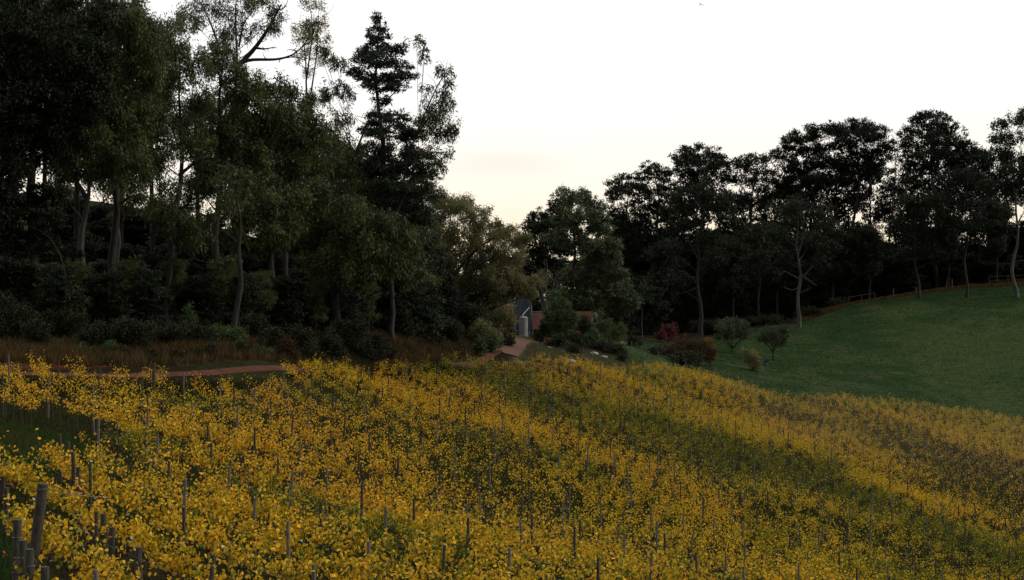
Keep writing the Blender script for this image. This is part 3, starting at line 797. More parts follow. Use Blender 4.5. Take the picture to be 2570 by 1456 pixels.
def tree(name, label, cat, kind, base, d, clumps, top, r0, bark=None, K=None, scale=1.0, group=None, depth=1.0, path=None, seed=None, barepx=(), leafmat_=None, limbk=0.42, fill=None):
    """base: picture column of the foot at distance d; clumps in picture units at that distance"""
    global TOTAL
    rng = np.random.default_rng(seed or (int(base * 13 + d * 7) % 99991))
    b = G(base, d); u = d / F
    root = empty(name, b); tag(root, label, cat, group)
    bl = np.array(b)
    cl = []
    grow = {"gum": (1.28, 1.26), "pine": (1.28, 1.7), "gumgrey": (1.2, 1.45), "conifer": (1.3, 1.5), "olive": (1.15, 1.15), "wattle": (1.1, 1.1)}.get(kind, (1, 1))
    clumps = [(c[0], c[1], c[2] * grow[0], (c[3] if len(c) > 3 else c[2]) * grow[1]) for c in clumps]
    if fill:                     # inner and lower boughs
        nf, y0, y1, hw, rf = fill
        for i in range(nf): clumps.append((base + (top[0] - base) * 0.5 + rng.uniform(-hw, hw), y0 + (y1 - y0) * (i + rng.random()) / nf, rf * rng.uniform(.7, 1.2), rf * .55 * rng.uniform(.7, 1.2)))
    for c in clumps:
        cx, cy, rx = c[:3]; ry = c[3] if len(c) > 3 else rx
        rxm, rym = rx * u, ry * u; rm = (rxm + rym) / 2
        dep = rng.uniform(-1, 1) * depth * 1.1 * rxm
        p = np.array(P(cx, cy, d)) - bl; p[1] += dep
        cl.append((p, (rxm, rxm * 0.9 * min(1, depth + 0.2), rym)))
    tp = np.array(P(top[0], top[1], d)) - bl
    pts = [np.array([0, 0, -0.5])]
    if path:
        for (qx, qy) in path: pts.append(np.array(P(qx, qy, d)) - bl)
    else:
        pts += [tp * 0.33 + rng.normal(0, 0.012, 3) * tp[2] * [1, 1, 0], tp * 0.66 + rng.normal(0, 0.015, 3) * tp[2] * [1, 1, 0]]
    pts.append(tp)
    tr = smooth_path(pts, 12); wob = np.array([math.sin(k * 1.3 + base) for k in range(12)]) * 0.012 * tp[2]; wob[:1] = 0; tr[:, 0] += wob; tr[:, 1] += np.roll(wob, 3) * (np.arange(12) > 0); trr = np.linspace(1, 0.07, 12) ** 0.9 * r0; trr[0] *= 1.35; trr[1] *= 1.1
    g = Geo(); tube(g, tr, trr, 9); g.obj("trunk", bark or M_bark, root, smooth=True)
    lg = Geo()
    for (p, r3) in cl:
        hd_ = math.hypot(p[0] - tp[0] * 0.7, p[1])
        zs = p[2] - r3[2] * 0.4 - hd_ * rng.uniform(0.5, 1.0)
        zs = min(max(zs, tp[2] * 0.18), tp[2] * 0.95)
        st = np.array([np.interp(zs, tr[:, 2], tr[:, i]) for i in range(3)]); rs = float(np.interp(zs, tr[:, 2], trr))
        en = p + [0, 0, -0.2 * r3[2]]
        mid = st * 0.45 + en * 0.55 + np.array([0, 0, 1]) * rng.uniform(-0.12, 0.10) * hd_ + rng.normal(0, 0.05 * hd_, 3)
        tube(lg, smooth_path([st, st * .75 + mid * .25 + rng.normal(0, .04 * hd_, 3), mid, en], 8), np.linspace(rs * limbk, max(0.02, rs * 0.10), 8), 5, cap=False)
    cg = Geo()
    n = crown(cg, cl, kind, rng, scale, K, lg); TOTAL += n
    if lg.n: lg.obj("branches", bark or M_bark, root)
    for bp in barepx:           # bare or dead limbs one can follow in the picture
        w0 = bp[0]; q = [np.array(P(x, y, d)) - bl + np.array([0, rng.uniform(-.4, .4), 0]) for x, y in bp[1:]]
        dg = Geo(); path_ = smooth_path(q, max(8, 3 * len(q)))
        tube(dg, path_, np.linspace(w0, w0 * 0.25, len(path_)), 5, cap=False)
        Lr = np.linalg.norm(path_[-1] - path_[0])
        for _ in range(int(4 + len(q))):
            k = rng.integers(len(path_) // 3, len(path_)); s0 = path_[k]
            e = s0 + unit(rng.normal(0, 1, 3) * [1, .6, .8] + unit(path_[-1] - path_[0]) * .8) * Lr * rng.uniform(.12, .3)
            tube(dg, smooth_path([s0, (s0 + e) / 2 + rng.normal(0, .04 * Lr, 3), e], 5), np.linspace(w0 * .3, w0 * .08, 5), 4, cap=False)
        dg.obj("limb", bark or M_bark, root)
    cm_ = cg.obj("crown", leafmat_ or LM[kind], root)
    return root

# ---- trees on the left bank
T_ = tree
T_("conifer_tree", "huge dark needle tree filling the top left corner", "tree", "pine", 60, 118,
   [(60,40,95,70),(175,45,70,50),(40,150,95,70),(150,150,90,60),(215,215,50,38),(80,250,100,60),(190,270,62,40),(240,140,30,24),(20,350,90,60),(120,345,80,50),(10,450,70,60),(-60,60,100,90),(-70,250,100,100),(250,60,26,22),(20,560,60,60)],
   (60,-40), 0.62, K=3.2, scale=0.55, fill=(8, 420, 760, 70, 60), path=[(85,700),(80,400)])
T_("gum_tree", "drooping leafy gum right beside the huge dark needle tree, top reaching out of frame", "tree", "gum", 290, 124,
   [(290,30,48,45),(250,95,42,40),(340,70,48,42),(375,120,40,45),(315,140,48,40),(270,190,48,45),(350,195,42,42),(390,185,26,40),(300,250,48,42),(355,280,42,45),(255,290,35,35),(335,345,40,35)],
   (310,20), 0.42, path=[(290,680),(282,500),(300,300)], barepx=[(.13,(290,520),(330,490),(380,500),(420,470))])
T_("gum_tree", "pale trunked gum with a curtain of hanging leaves, left part of the bank", "tree", "gum", 205, 122,
   [(175,340,40,42),(235,350,48,40),(180,410,42,38),(245,420,50,38),(300,400,42,36),(345,430,34,42),(150,470,36,28),(200,300,34,26)],
   (245,330), 0.40, bark=M_barkpale, path=[(208,740),(205,600),(218,480)], barepx=[(.2,(216,500),(180,440),(165,390))], K=1.8)
T_("gum_tree", "broad gum with dark limbs crossing the bright gaps, left of the tall spreading gum", "tree", "gum", 400, 132,
   [(440,110,46,42),(480,180,48,38),(430,230,38,32),(470,300,42,36),(500,250,34,30),(440,370,40,32),(400,400,34,30),(500,365,34,26),(455,60,32,26),(405,90,32,28),(380,330,30,24)],
   (455,120), 0.40, path=[(425,720),(440,560),(455,380)], barepx=[(.16,(450,440),(500,400),(545,395)),(.12,(440,330),(400,290),(415,250))], K=1.7)
T_("gum_tree", "rounded dark gum standing under the bare limb of the tall spreading gum", "tree", "gum", 545, 136,
   [(540,130,40,32),(580,180,44,34),(620,220,42,34),(570,245,44,34),(640,280,42,40),(590,310,40,36),(655,340,34,42),(540,330,40,34),(600,375,44,30),(530,420,36,28),(650,400,34,28),(500,470,30,24)],
   (560,150), 0.46, path=[(545,740),(545,560),(550,380)])
T_("gum_tree", "tall open gum with fine dark branches spreading against the white sky at the top", "tree", "gum", 600, 165,
   [(520,10,40,26),(570,45,38,28),(620,15,40,26),(655,60,30,20),(600,90,34,22),(690,25,26,20),(545,90,30,22),(480,40,32,26),(640,-30,60,30),(560,-40,50,30),(690,75,16,12)],
   (600,-20), 0.42, path=[(590,640),(575,420),(585,200)], K=1.0,
   barepx=[(.30,(590,175),(640,120),(680,60),(705,10)),(.22,(596,165),(625,150),(690,150),(735,140),(760,115)),(.14,(640,120),(665,125),(690,118)),(.14,(560,150),(530,60),(500,0)),(.12,(600,120),(610,60),(640,20))])
T_("poplar_tree", "sparse upright poplar with yellowing leaves between the spreading gum and the tall conifer", "tree", "poplar", 775, 175,
   [(770,10,22,22),(795,20,20,24),(770,60,28,24),(805,55,20,22),(760,100,30,22),(790,100,26,24),(820,95,14,18),(765,140,24,22),(798,145,22,22),(770,180,20,20),(752,150,14,18),(835,150,14,14),(740,75,14,18)],
   (778,-10), 0.22, path=[(775,560),(775,300),(776,120)], K=0.7, barepx=[(.10,(780,230),(796,130),(800,20)),(.10,(770,240),(765,120),(752,60))])
T_("gum_tree", "round headed gum below the yellowing poplar", "tree", "gum", 715, 140,
   [(700,225,36,32),(740,255,40,30),(690,280,36,34),(735,305,44,34),(780,300,34,30),(700,350,40,34),(760,360,40,34),(800,350,28,36),(740,420,40,34),(700,460,36,30),(790,420,34,34),(735,500,38,30)],
   (725,230), 0.42, path=[(716,760),(722,600),(725,420)], K=2.2)
T_("gum_tree", "gum sprays linking the poplar and the tall conifer, forked pale stem showing", "tree", "gum", 862, 145,
   [(810,120,26,20),(850,170,26,22),(840,215,28,22),(815,235,24,20),(870,230,20,16),(860,290,26,22),(835,330,24,24),(880,380,30,24),(840,430,30,28),(780,60,22,18),(875,440,26,24)],
   (868,290), 0.26, bark=M_barkgum, path=[(858,700),(862,560),(880,430)], K=1.4,
   barepx=[(.13,(878,420),(905,350),(930,290),(950,260)),(.10,(885,400),(870,340),(850,300))])
T_("conifer_tree", "tall layered conifer with a pointed top, right of the yellowing poplar", "tree", "conifer", 948, 150,
   [(947,48,9,12),(945,75,20,12),(930,92,14,7),(962,92,14,7),(948,105,28,10),(920,128,26,11),(955,130,32,12),(995,125,26,11),(905,150,22,9),(950,158,42,14),(1000,165,30,11),
    (900,182,26,11),(935,190,34,12),(985,195,36,12),(1025,190,20,8),(950,215,40,12),(1000,222,26,9),(960,250,20,10),(960,305,34,18),(1000,298,28,14),(925,330,24,12),(985,340,50,18),(1035,345,30,14),(930,375,36,16),(990,385,56,20),(1045,392,36,14),
    (915,420,34,16),(970,430,52,20),(1030,430,46,18),(1075,440,28,12),(940,475,46,22),(1010,480,56,22),(1065,490,34,16),(955,530,56,26),(1030,540,56,26)],
   (948,42), 0.45, path=[(958,740),(956,500),(952,250)], K=2.6)
T_("gum_tree", "thin leaved gum whose hanging sprays reach right of the tall conifer", "tree", "gum", 985, 147,
   [(1045,100,20,12),(1062,125,16,14),(1065,150,12,10),(1112,180,18,16),(1125,205,14,16),(1110,230,18,14),(1070,225,18,10),(1085,262,30,18),(1120,265,22,18),(1095,300,30,20),(1135,320,22,16),(1115,340,22,16),(1080,340,26,20),(1145,335,10,14),(1095,385,28,18),(1075,410,30,20),(1105,420,14,14),(1060,460,30,18),(1090,300,30,20),(1060,300,24,18)],
   (1060,300), 0.3, bark=M_barkgum, path=[(975,760),(985,560),(1010,450)], K=1.15,
   barepx=[(.10,(1040,350),(1060,300),(1100,210),(1118,185)),(.09,(1050,330),(1090,280),(1130,240))])
T_("gum_tree", "dense dark gum in the middle of the bank, glossy lower sprays", "tree", "gum", 840, 133,
   [(800,490,44,34),(850,530,50,38),(790,570,48,38),(870,600,52,40),(910,550,44,36),(940,620,52,40),(830,660,48,36),(900,680,48,34),(980,660,48,36),(1010,600,44,36),(960,570,44,32),(760,620,36,30),(1020,690,34,24)],
   (880,500), 0.45, path=[(838,800),(845,700),(860,600)], K=2.8)
T_("gum_tree", "gum with lit grey green sprays at its right side, centre of the bank", "tree", "gum", 690, 128,
   [(640,470,38,30),(690,510,42,32),(730,560,34,32),(640,540,40,30),(600,520,36,28),(690,590,36,26),(590,580,34,26),(650,620,34,22),(755,500,28,26)],
   (665,470), 0.36, path=[(700,780),(680,650),(665,560)], K=2.2)
T_("gum_tree", "slim gum with a low hanging spray over the grassy gap", "tree", "gum", 410, 120,
   [(400,530,36,28),(450,560,36,30),(500,590,28,26),(455,600,30,22),(360,500,30,26),(425,480,28,24),(570,660,20,26),(330,680,36,26),(300,700,28,22),(350,720,20,16),(320,760,14,16)],
   (430,480), 0.27, bark=M_barkgum, path=[(418,740),(428,660),(430,570)], K=1.8, barepx=[(.09,(430,600),(490,655),(560,665)),(.08,(425,640),(370,690),(320,690))])
T_("gum_tree", "leaning pale trunk gum half hidden low in the bank", "tree", "gum", 588, 118,
   [(560,440,30,24),(600,450,28,22),(560,500,30,22),(520,540,26,20),(620,480,24,20)],
   (590,450), 0.25, bark=M_barkgum, path=[(600,720),(605,640),(598,540)], K=1.3)
T_("dead_tree", "slender pale dead stem between the left trees", "tree", "gum", 296, 128, [(300,480,16,14)], (298,470), 0.2, bark=M_barkpale, path=[(296,640),(297,560)], K=0.6)
T_("dead_tree", "pale fallen limb lying across the dark left undergrowth", "tree", "gum", 165, 112, [(62,560,8,8)], (45,556), 0.07, bark=M_barkgum, path=[(166,800),(162,640),(120,585)], K=0.4)

# right end of the left bank
T_("elm_tree", "hazy olive brown tree with fine hanging twigs left of the shed", "tree", "olive", 1165, 186,
   [(1100,520,34,26),(1150,530,40,26),(1195,560,34,24),(1110,570,42,30),(1165,590,48,32),(1225,600,42,28),(1280,600,36,22),(1110,640,40,34),(1170,650,48,34),(1235,650,44,32),(1290,645,34,30),(1200,700,48,30),(1265,700,42,28),(1305,715,28,22),(1330,720,16,18),(1145,700,40,30),(1310,600,18,16),(1090,480,18,14),(1240,560,20,12),(1292,732,22,13),(1325,736,18,13),(1262,745,24,16),(1340,705,16,16)],
   (1190,600), 0.42, path=[(1160,790),(1155,740),(1165,680)], K=2.4, scale=1.7, limbk=0.5,
   barepx=[(.18,(1150,720),(1120,650),(1060,610),(1050,560)),(.2,(1140,690),(1180,640),(1230,600),(1285,575)),(.24,(1160,740),(1190,705),(1240,690),(1290,700)),(.16,(1165,730),(1200,715),(1250,712))])
T_("elm_tree", "second hazy twiggy tree rising behind the first at the gap of sky", "tree", "olive", 1120, 200,
   [(1120,500,30,18),(1165,505,26,14),(1075,540,30,24),(1080,590,30,28),(1205,530,22,14),(1275,575,22,12),(1255,585,26,16)],
   (1130,510), 0.3, path=[(1120,760),(1118,660),(1125,580)], K=1.6, scale=1.7)
T_("bare_tree", "leafless grey branched tree behind the shed", "tree", "olive", 1372, 224, [(1370,700,14,20),(1350,690,12,16)],
   (1372,650), 0.2, bark=M_barkgrey, path=[(1370,780),(1370,740),(1372,700)], K=0.35,
   barepx=[(.08,(1370,790),(1360,730),(1345,670)),(.08,(1372,790),(1385,730),(1400,680)),(.07,(1371,780),(1372,720),(1366,650)),(.06,(1380,790),(1395,750),(1398,710)),(.06,(1365,780),(1350,740),(1335,700))])

# the big wattle/gum beside the shed and the pointed shrub
T_("gum_tree", "big rounded tree with grey green tufted crown right of the shed", "tree", "wattle", 1450, 238,
   [(1420,500,34,24),(1460,495,30,20),(1490,520,32,24),(1425,545,38,28),(1470,560,44,30),(1505,560,24,24),(1440,600,36,26),(1480,620,42,26),(1520,620,36,24),(1535,650,30,26),(1500,660,38,26),(1545,690,28,24),(1505,710,36,28),(1555,735,34,24),(1585,760,20,24),(1530,760,36,26),(1480,750,38,28),(1440,700,30,28),(1415,740,28,24),(1560,780,26,18),(1460,790,30,22)],
   (1448,520), 0.42, fill=(8, 560, 800, 60, 36), path=[(1443,780),(1437,690),(1440,600)], K=3.2)
T_("pine_tree", "dark pine behind the tufted tree, nearest the gap of sky", "tree", "pine", 1350, 262,
   [(1350,550,20,14),(1385,540,22,16),(1335,575,26,14),(1370,585,36,20),(1400,570,24,18),(1325,590,14,9),(1345,615,34,20),(1385,640,36,22),(1350,655,28,18),(1410,620,28,20),(1370,690,30,18),(1400,520,16,14)],
   (1365,535), 0.35, path=[(1365,780),(1362,700),(1364,610)], K=2.6, scale=0.8)
T_("pittosporum_shrub", "bright green pointed shrub in front of the shed's red roof", "shrub", "green", 1405, 206,
   [(1388,745,14,16),(1400,760,20,16),(1418,770,14,14),(1390,785,26,16),(1415,795,26,16),(1440,800,14,18),(1385,815,24,14),(1420,825,28,14),(1400,838,30,12),(1380,790,16,18),(1374,812,18,16),(1368,832,20,12),(1350,842,14,7)],
   (1392,750), 0.12, K=2.6, scale=0.8, path=[(1402,830),(1400,800),(1395,775)])
T_("shrub_tree", "yellow green bushy tree right of the rusty orange roof", "shrub", "green", 1530, 225,
   [(1500,795,16,12),(1495,815,18,12),(1525,815,26,14),(1555,830,22,14),(1515,838,30,13),(1548,850,22,10),(1462,800,8,14)],
   (1515,805), 0.12, K=2.2, scale=0.7)

# ---- pines and gums along the right
PG = None
T_("pine_tree", "flat topped dark pine at the left end of the right tree line", "tree", "pine", 1590, 335,
   [(1570,465,36,18),(1545,490,24,14),(1600,490,28,16),(1560,530,38,18),(1545,560,26,16),(1585,585,40,18),(1560,615,34,16),(1610,540,22,12),(1575,650,40,20)], (1572,462), .5, K=2.0, fill=(5,620,720,34,34), path=[(1588,720),(1584,650),(1576,540)])
T_("pine_tree", "small topped dark pine second from the left of the right tree line", "tree", "pine", 1662, 338,
   [(1640,425,24,12),(1618,445,20,10),(1662,448,22,12),(1640,480,32,14),(1690,490,20,10),(1622,510,26,12),(1665,520,26,12),(1650,640,36,18),(1690,650,30,18)], (1645,420), .45, fill=(5,600,700,26,30), path=[(1660,700),(1655,600),(1648,500)])
T_("pine_tree", "wide domed dark pine left of the centre of the right tree line", "tree", "pine", 1765, 332,
   [(1750,388,44,14),(1715,402,30,12),(1790,402,34,13),(1745,425,50,14),(1805,425,30,12),(1712,440,28,12),(1770,455,46,13),(1720,470,34,12),(1830,450,18,8)], (1755,385), .5, fill=(6,600,700,46,36), path=[(1762,700),(1758,600),(1756,480)])
T_("pine_tree", "ragged low dark pine in the dip of the right tree line", "tree", "pine", 1880, 336,
   [(1862,408,26,9),(1900,398,28,10),(1930,400,20,10),(1880,430,40,12),(1930,438,32,12),(1855,460,30,9),(1905,470,38,12),(1850,500,30,9),(1895,510,34,11),(1945,490,26,11)], (1895,398), .45, K=1.7, fill=(6,590,680,36,34), path=[(1880,700),(1884,600),(1888,490)])
T_("pine_tree", "dark pine with several heads standing left of the tall domed one", "tree", "pine", 2005, 330,
   [(1980,358,22,13),(2012,345,28,13),(2055,335,34,14),(2090,325,20,10),(1990,385,34,14),(2040,375,42,15),(1975,420,24,12),(2015,420,44,15),(2070,410,34,14),(2000,455,40,14),(2050,455,36,13),(1985,490,30,11),(2035,495,36,11)], (2020,345), .5, fill=(6,590,690,46,36), path=[(2005,720),(2010,600),(2014,480)])
T_("pine_tree", "tall domed dark pine in the middle of the right tree line", "tree", "pine", 2140, 332,
   [(2155,315,34,13),(2120,330,30,12),(2192,335,28,13),(2155,345,50,14),(2115,365,34,13),(2190,370,36,15),(2150,395,48,15),(2200,405,24,12),(2110,415,34,12),(2165,430,44,13),(2120,455,34,11)], (2155,312), .55, fill=(6,580,690,50,36), path=[(2138,700),(2142,600),(2150,460)], barepx=[(.2,(2145,520),(2110,480),(2080,450)),(.2,(2145,520),(2180,480),(2200,440))])
T_("pine_tree", "thin open dark pine in the notch right of the domed pine", "tree", "pine", 2245, 334,
   [(2225,368,22,8),(2262,358,22,7),(2240,395,26,8),(2275,410,20,8),(2230,430,26,9),(2262,450,26,8)], (2242,360), .35, K=1.3, fill=(5,560,660,30,30), path=[(2245,700),(2244,600),(2243,470)])
T_("pine_tree", "highest layered dark pine on the right skyline", "tree", "pine", 2350, 326,
   [(2335,290,32,9),(2305,300,20,8),(2370,303,28,9),(2390,318,22,7),(2330,322,48,10),(2275,338,24,7),(2380,340,38,10),(2320,355,50,10),(2280,372,30,9),(2370,372,46,12),(2410,362,24,10),(2330,395,54,13),(2395,400,40,14),(2300,420,34,11)], (2340,288), .55, fill=(7,520,640,48,36), path=[(2348,680),(2345,560),(2342,430)])
T_("pine_tree", "dark shouldered pine right of the highest pine", "tree", "pine", 2455, 330,
   [(2420,378,28,13),(2455,385,26,12),(2478,400,18,12),(2440,415,44,18),(2480,435,26,16),(2420,455,40,18),(2465,480,34,18)], (2440,375), .45, fill=(5,540,640,36,34), path=[(2455,690),(2450,600),(2445,480)])
T_("gum_tree", "tall pale trunked gum at the right edge of the picture", "tree", "gumgrey", 2552, 300,
   [(2510,315,24,13),(2545,300,26,14),(2575,290,22,14),(2500,350,26,14),(2545,345,34,16),(2585,340,26,18),(2510,385,32,16),(2560,395,34,18),(2525,425,28,14),(2580,440,26,16),(2540,460,24,12)], (2556,330), .42, bark=M_barkpale, fill=(6, 420, 600, 36, 26), path=[(2541,690),(2548,600),(2556,480)],
   barepx=[(.2,(2552,570),(2562,545),(2580,520))], K=1.8)
T_("gum_tree", "grey green gum with pale forked limbs in front of the left pines", "tree", "gumgrey", 1758, 292,
   [(1715,490,34,16),(1760,478,40,17),(1808,500,34,16),(1700,530,34,15),(1755,520,44,16),(1820,535,32,15),(1690,570,24,13),(1850,560,22,12),(1720,560,30,13),(1770,610,26,18),(1700,700,30,18),(1690,620,24,14),(1800,640,26,16)], (1752,510), .42, bark=M_barkgum, path=[(1756,770),(1752,690),(1748,600)], K=1.8,
   barepx=[(.2,(1752,650),(1725,600),(1700,560)),(.18,(1765,640),(1785,600),(1815,565)),(.14,(1750,700),(1700,680),(1690,660)),(.12,(1752,720),(1720,735),(1690,740))])
T_("gum_tree", "gum with dead lower limbs standing at the edge of the paddock", "tree", "gumgrey", 2006, 285,
   [(1965,520,30,14),(2005,505,30,13),(2045,530,30,14),(1985,550,34,13),(2060,565,30,15),(1950,585,30,14),(2040,600,32,16),(2075,620,24,14),(1960,640,26,16),(2060,650,24,14)], (1998,520), .34, bark=M_barkpale, path=[(2004,740),(2006,680),(2000,590)], K=1.5,
   barepx=[(.14,(2005,700),(1985,690),(1970,680),(1955,690)),(.12,(2006,720),(1990,730),(1968,722)),(.12,(2006,690),(2025,700),(2045,715)),(.1,(2006,735),(2020,730),(2032,722)),(.13,(2003,640),(2015,600),(2022,570))])
T_("gum_tree", "grey green gum with a crooked pale stem below the notch of the skyline", "tree", "gumgrey", 2305, 304,
   [(2270,510,34,16),(2315,500,34,15),(2350,530,32,16),(2285,545,38,15),(2250,570,30,15),(2330,570,36,16),(2370,580,26,14),(2265,610,36,16),(2320,620,36,16),(2240,640,26,14),(2355,640,28,15)], (2302,510), .3, bark=M_barkgum, path=[(2303,700),(2296,640),(2288,560)], K=1.8,
   barepx=[(.13,(2294,600),(2270,580),(2240,565))])
T_("gum_tree", "grey green gum half hiding the shouldered pine near the right end", "tree", "gumgrey", 2425, 302,
   [(2390,450,32,15),(2430,440,34,15),(2465,470,28,15),(2400,490,36,15),(2450,515,34,15),(2390,540,32,15),(2435,560,34,16),(2480,570,24,15),(2400,600,30,16)], (2425,460), .3, bark=M_barkgum, path=[(2424,690),(2423,620),(2424,540)], K=1.8)
T_("gum_tree", "slim gum between the grey green gum and the dead limbed one", "tree", "gumgrey", 1905, 300,
   [(1880,590,28,16),(1915,575,28,15),(1935,610,24,15),(1895,640,32,18),(1870,670,24,16),(1925,680,28,18)], (1902,570), .24, bark=M_barkgum, path=[(1905,760),(1904,700),(1902,640)], K=1.6)
T_("gum_tree", "rough pale stemmed young gum behind the rail fence", "tree", "gumgrey", 1610, 262,
   [(1615,720,18,12),(1600,745,18,10),(1628,750,12,10)], (1606,720), .1, bark=M_barkpale, path=[(1612,800),(1608,775),(1606,750)], K=0.9)

# dense trees standing in the dark behind (alike and hard to tell apart)
def generic(kind, seed, H, wid, nl, scale, K, z0=0.05):
    rng = np.random.default_rng(seed); root = empty("background_tree", (0, 0, 0))
    g = Geo(); tr = smooth_path([(0, 0, -.6), (rng.normal(0, .3), rng.normal(0, .3), H * .5), (rng.normal(0, .4), 0, H * .95)], 8)
    tube(g, tr, np.linspace(.32, .06, 8), 6); g.obj("trunk", M_bark, root)
    cl = []
    for i in range(nl):
        z = H * (z0 + (0.97 - z0) * (i + rng.random()) / nl); w = wid * (1.05 - 0.55 * (z / H)) ; a = rng.random() * 6.28; rr = w * rng.uniform(.1, .7)
        cl.append((np.array([rr * math.cos(a), rr * math.sin(a), z]), (wid * .55, wid * .55, wid * .35)))
    cg = Geo(); lg = Geo(); n = crown(cg, cl, kind, rng, scale, K, lg)
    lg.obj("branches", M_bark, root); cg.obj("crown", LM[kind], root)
    return root
def copy_tree(o):
    c = o.copy(); COL.objects.link(c)
    for ch in [x for x in bpy.data.objects if x.parent == o]:
        k = ch.copy(); COL.objects.link(k); k.parent = c
    return c
protos = [generic("pine", 1, 18, 5.0, 17, 1.1, 3.0), generic("pine", 2, 15, 5.2, 16, 1.1, 3.0), generic("conifer", 3, 17, 5.0, 17, 1.7, 3.0)]
used = [False] * 3
def place_generic(k, px, d, s, label, group, sz=None):
    o = protos[k] if not used[k] else copy_tree(protos[k]); used[k] = True
    b = G(px, d); o.location = b; o.rotation_euler = (0, 0, random.random() * 6.28); o.scale = (s, s, sz or s)
    tag(o, label, "tree", group)
protos += [generic("gum", 11, 20, 4.2, 14, 1.1, 1.15, 0.36), generic("gum", 12, 18, 4.4, 13, 1.1, 1.15, 0.40), generic("pine", 13, 20, 4.6, 9, 1.15, 1.1, 0.55), generic("gumgrey", 14, 20, 4.8, 15, 0.9, 2.0, 0.35)]
used += [False] * 4; HT = (18, 15, 17, 20, 18, 20, 20)
rr_ = random.Random(4)
def sky_row(lst, label, group, s=1.0):
    for (px, d, ty, k) in lst:
        b = G(px, d); Hh = -(ty - 728) / F * d - b.z
        sz = max(.25, Hh / HT[k]); place_generic(k, px, d, s if s > .9 else min(s, max(.3, 1.35 * sz)), label, group, sz)
sky_row([(-70,140,-60,3),(10,150,-80,4),(110,156,-60,3),(190,150,-40,4),(290,158,-30,3),(385,164,60,4),(300,148,200,4)],
        "tall leafy gum in the shade behind the front trees at the left", "gums behind the front trees at the left")
sky_row([(500,166,230,3),(585,170,280,4),(690,172,270,4),(755,165,310,3),(820,170,320,4),(660,152,380,3)],
        "leafy gum in the shade below the spreading gum and the poplar", "gums behind the middle of the left bank")
sky_row([(850,165,370,3),(940,168,400,4),(1020,170,440,3),(890,150,450,4),(990,155,470,3)],
        "leafy gum in the shade around the foot of the tall conifer", "gums around the tall conifer")
sky_row([(1560,345,545,5),(1610,342,540,5),(1655,346,515,5),(1705,348,490,5),(1760,344,465,5),(1815,347,478,5),(1870,345,485,5),(1925,348,478,5),(1975,343,445,5),(2025,346,425,5),(2075,344,430,5),(2125,346,410,5),(2175,343,405,5),(2230,348,455,5),(2285,342,435,5),(2335,346,390,5),(2385,344,400,5),(2435,348,440,5),(2485,343,450,5),(2530,346,410,5),(2585,344,400,5)],
        "dark pine in the second rank of the right tree line", "second rank pines of the right tree line")
sky_row([(-40,118,640,1),(30,124,620,0),(95,128,650,2),(150,120,700,1),(215,132,600,0),(255,126,680,2),(320,134,620,1),(370,128,690,0),(425,138,640,2),(470,130,700,1),(520,142,660,0),(560,132,700,2),(625,140,660,1),(665,134,690,0),(720,144,650,2),(765,138,680,1),(815,144,650,0),(865,140,690,2),(905,150,640,1),(950,148,680,0),(1000,156,650,2),(1045,162,660,1),(1090,168,680,0),(1130,192,690,2),(1170,205,690,1),(1215,200,700,0),(1255,215,690,2)],
        "dark understory tree filling the shade low on the left bank", "dark understory trees of the left bank", .55)
sky_row([(2340,334,640,0),(2369,330,650,1),(2400,336,645,2),(2440,333,640,0),(2480,336,640,1),(2545,336,640,2),(2600,334,640,0),(2300,333,660,1)],
        "low bushy dark tree behind the fence on the paddock crest", "low dark trees behind the crest fence", .7)
sky_row([(120,170,520,1),(190,176,530,0),(250,172,515,2),(330,178,540,1),(400,182,545,0),(460,186,540,2),(540,190,560,1),(30,168,510,0),(-40,166,500,2)],
        "dark bushy tree on the hill crest behind the left trees", "dark bushes on the hill behind the left trees", .6)
sky_row([(30,113,655,1),(95,115,700,3),(150,113,665,2),(205,116,735,3),(262,115,690,1),(325,118,725,3),(372,118,680,2),(440,121,740,3),(500,121,700,1),(556,123,735,3),(612,124,690,2),(655,126,735,4),(720,128,700,1),(790,131,730,3),(850,136,690,2),(925,143,700,3),(990,150,690,1)],
        "young dark tree hiding the trunks low on the left bank", "young trees low on the left bank", .45)
sky_row([(1660,310,600,6),(1840,312,590,6),(1950,315,560,6),(2090,316,560,6),(2180,316,570,6),(2380,320,540,6),(2500,322,500,6)],
        "dim grey green gum in the shade in front of the right pines", "dim gums under the right pines", .8)
for i, px in enumerate(range(1545, 2640, 34)):
    d = 343 + rr_.uniform(-5, 9) ; topy = 600 + rr_.uniform(-16, 34) if px < 1760 else 598 + rr_.uniform(-25, 35) if px < 2100 else 585 + rr_.uniform(-35, 45)
    b = G(px, d); Hh = -(topy - 728) / F * d - b.z; k = i % 3
    place_generic(k, px + rr_.uniform(-10, 10), d, 1.0, "near black bushy tree in the shade behind the pines on the right", "near black trees behind the right tree line", max(.3, Hh / (18, 15, 17)[k]))
for i, px in enumerate(range(1560, 2640, 46)):
    d = 316 + 0.0 * i + rr_.uniform(-2, 8) + (px - 1560) * 0.012; b = G(px, d); topy = 700 + rr_.uniform(-40, 30) - (px - 1560) * 0.04; k = (i + 1) % 3
    Hh = -(topy - 728) / F * d - b.z
    place_generic(k, px, d, 0.6, "low dark tree at the foot of the right tree line", "low dark trees under the right pines", max(.25, Hh / (18, 15, 17)[k]))
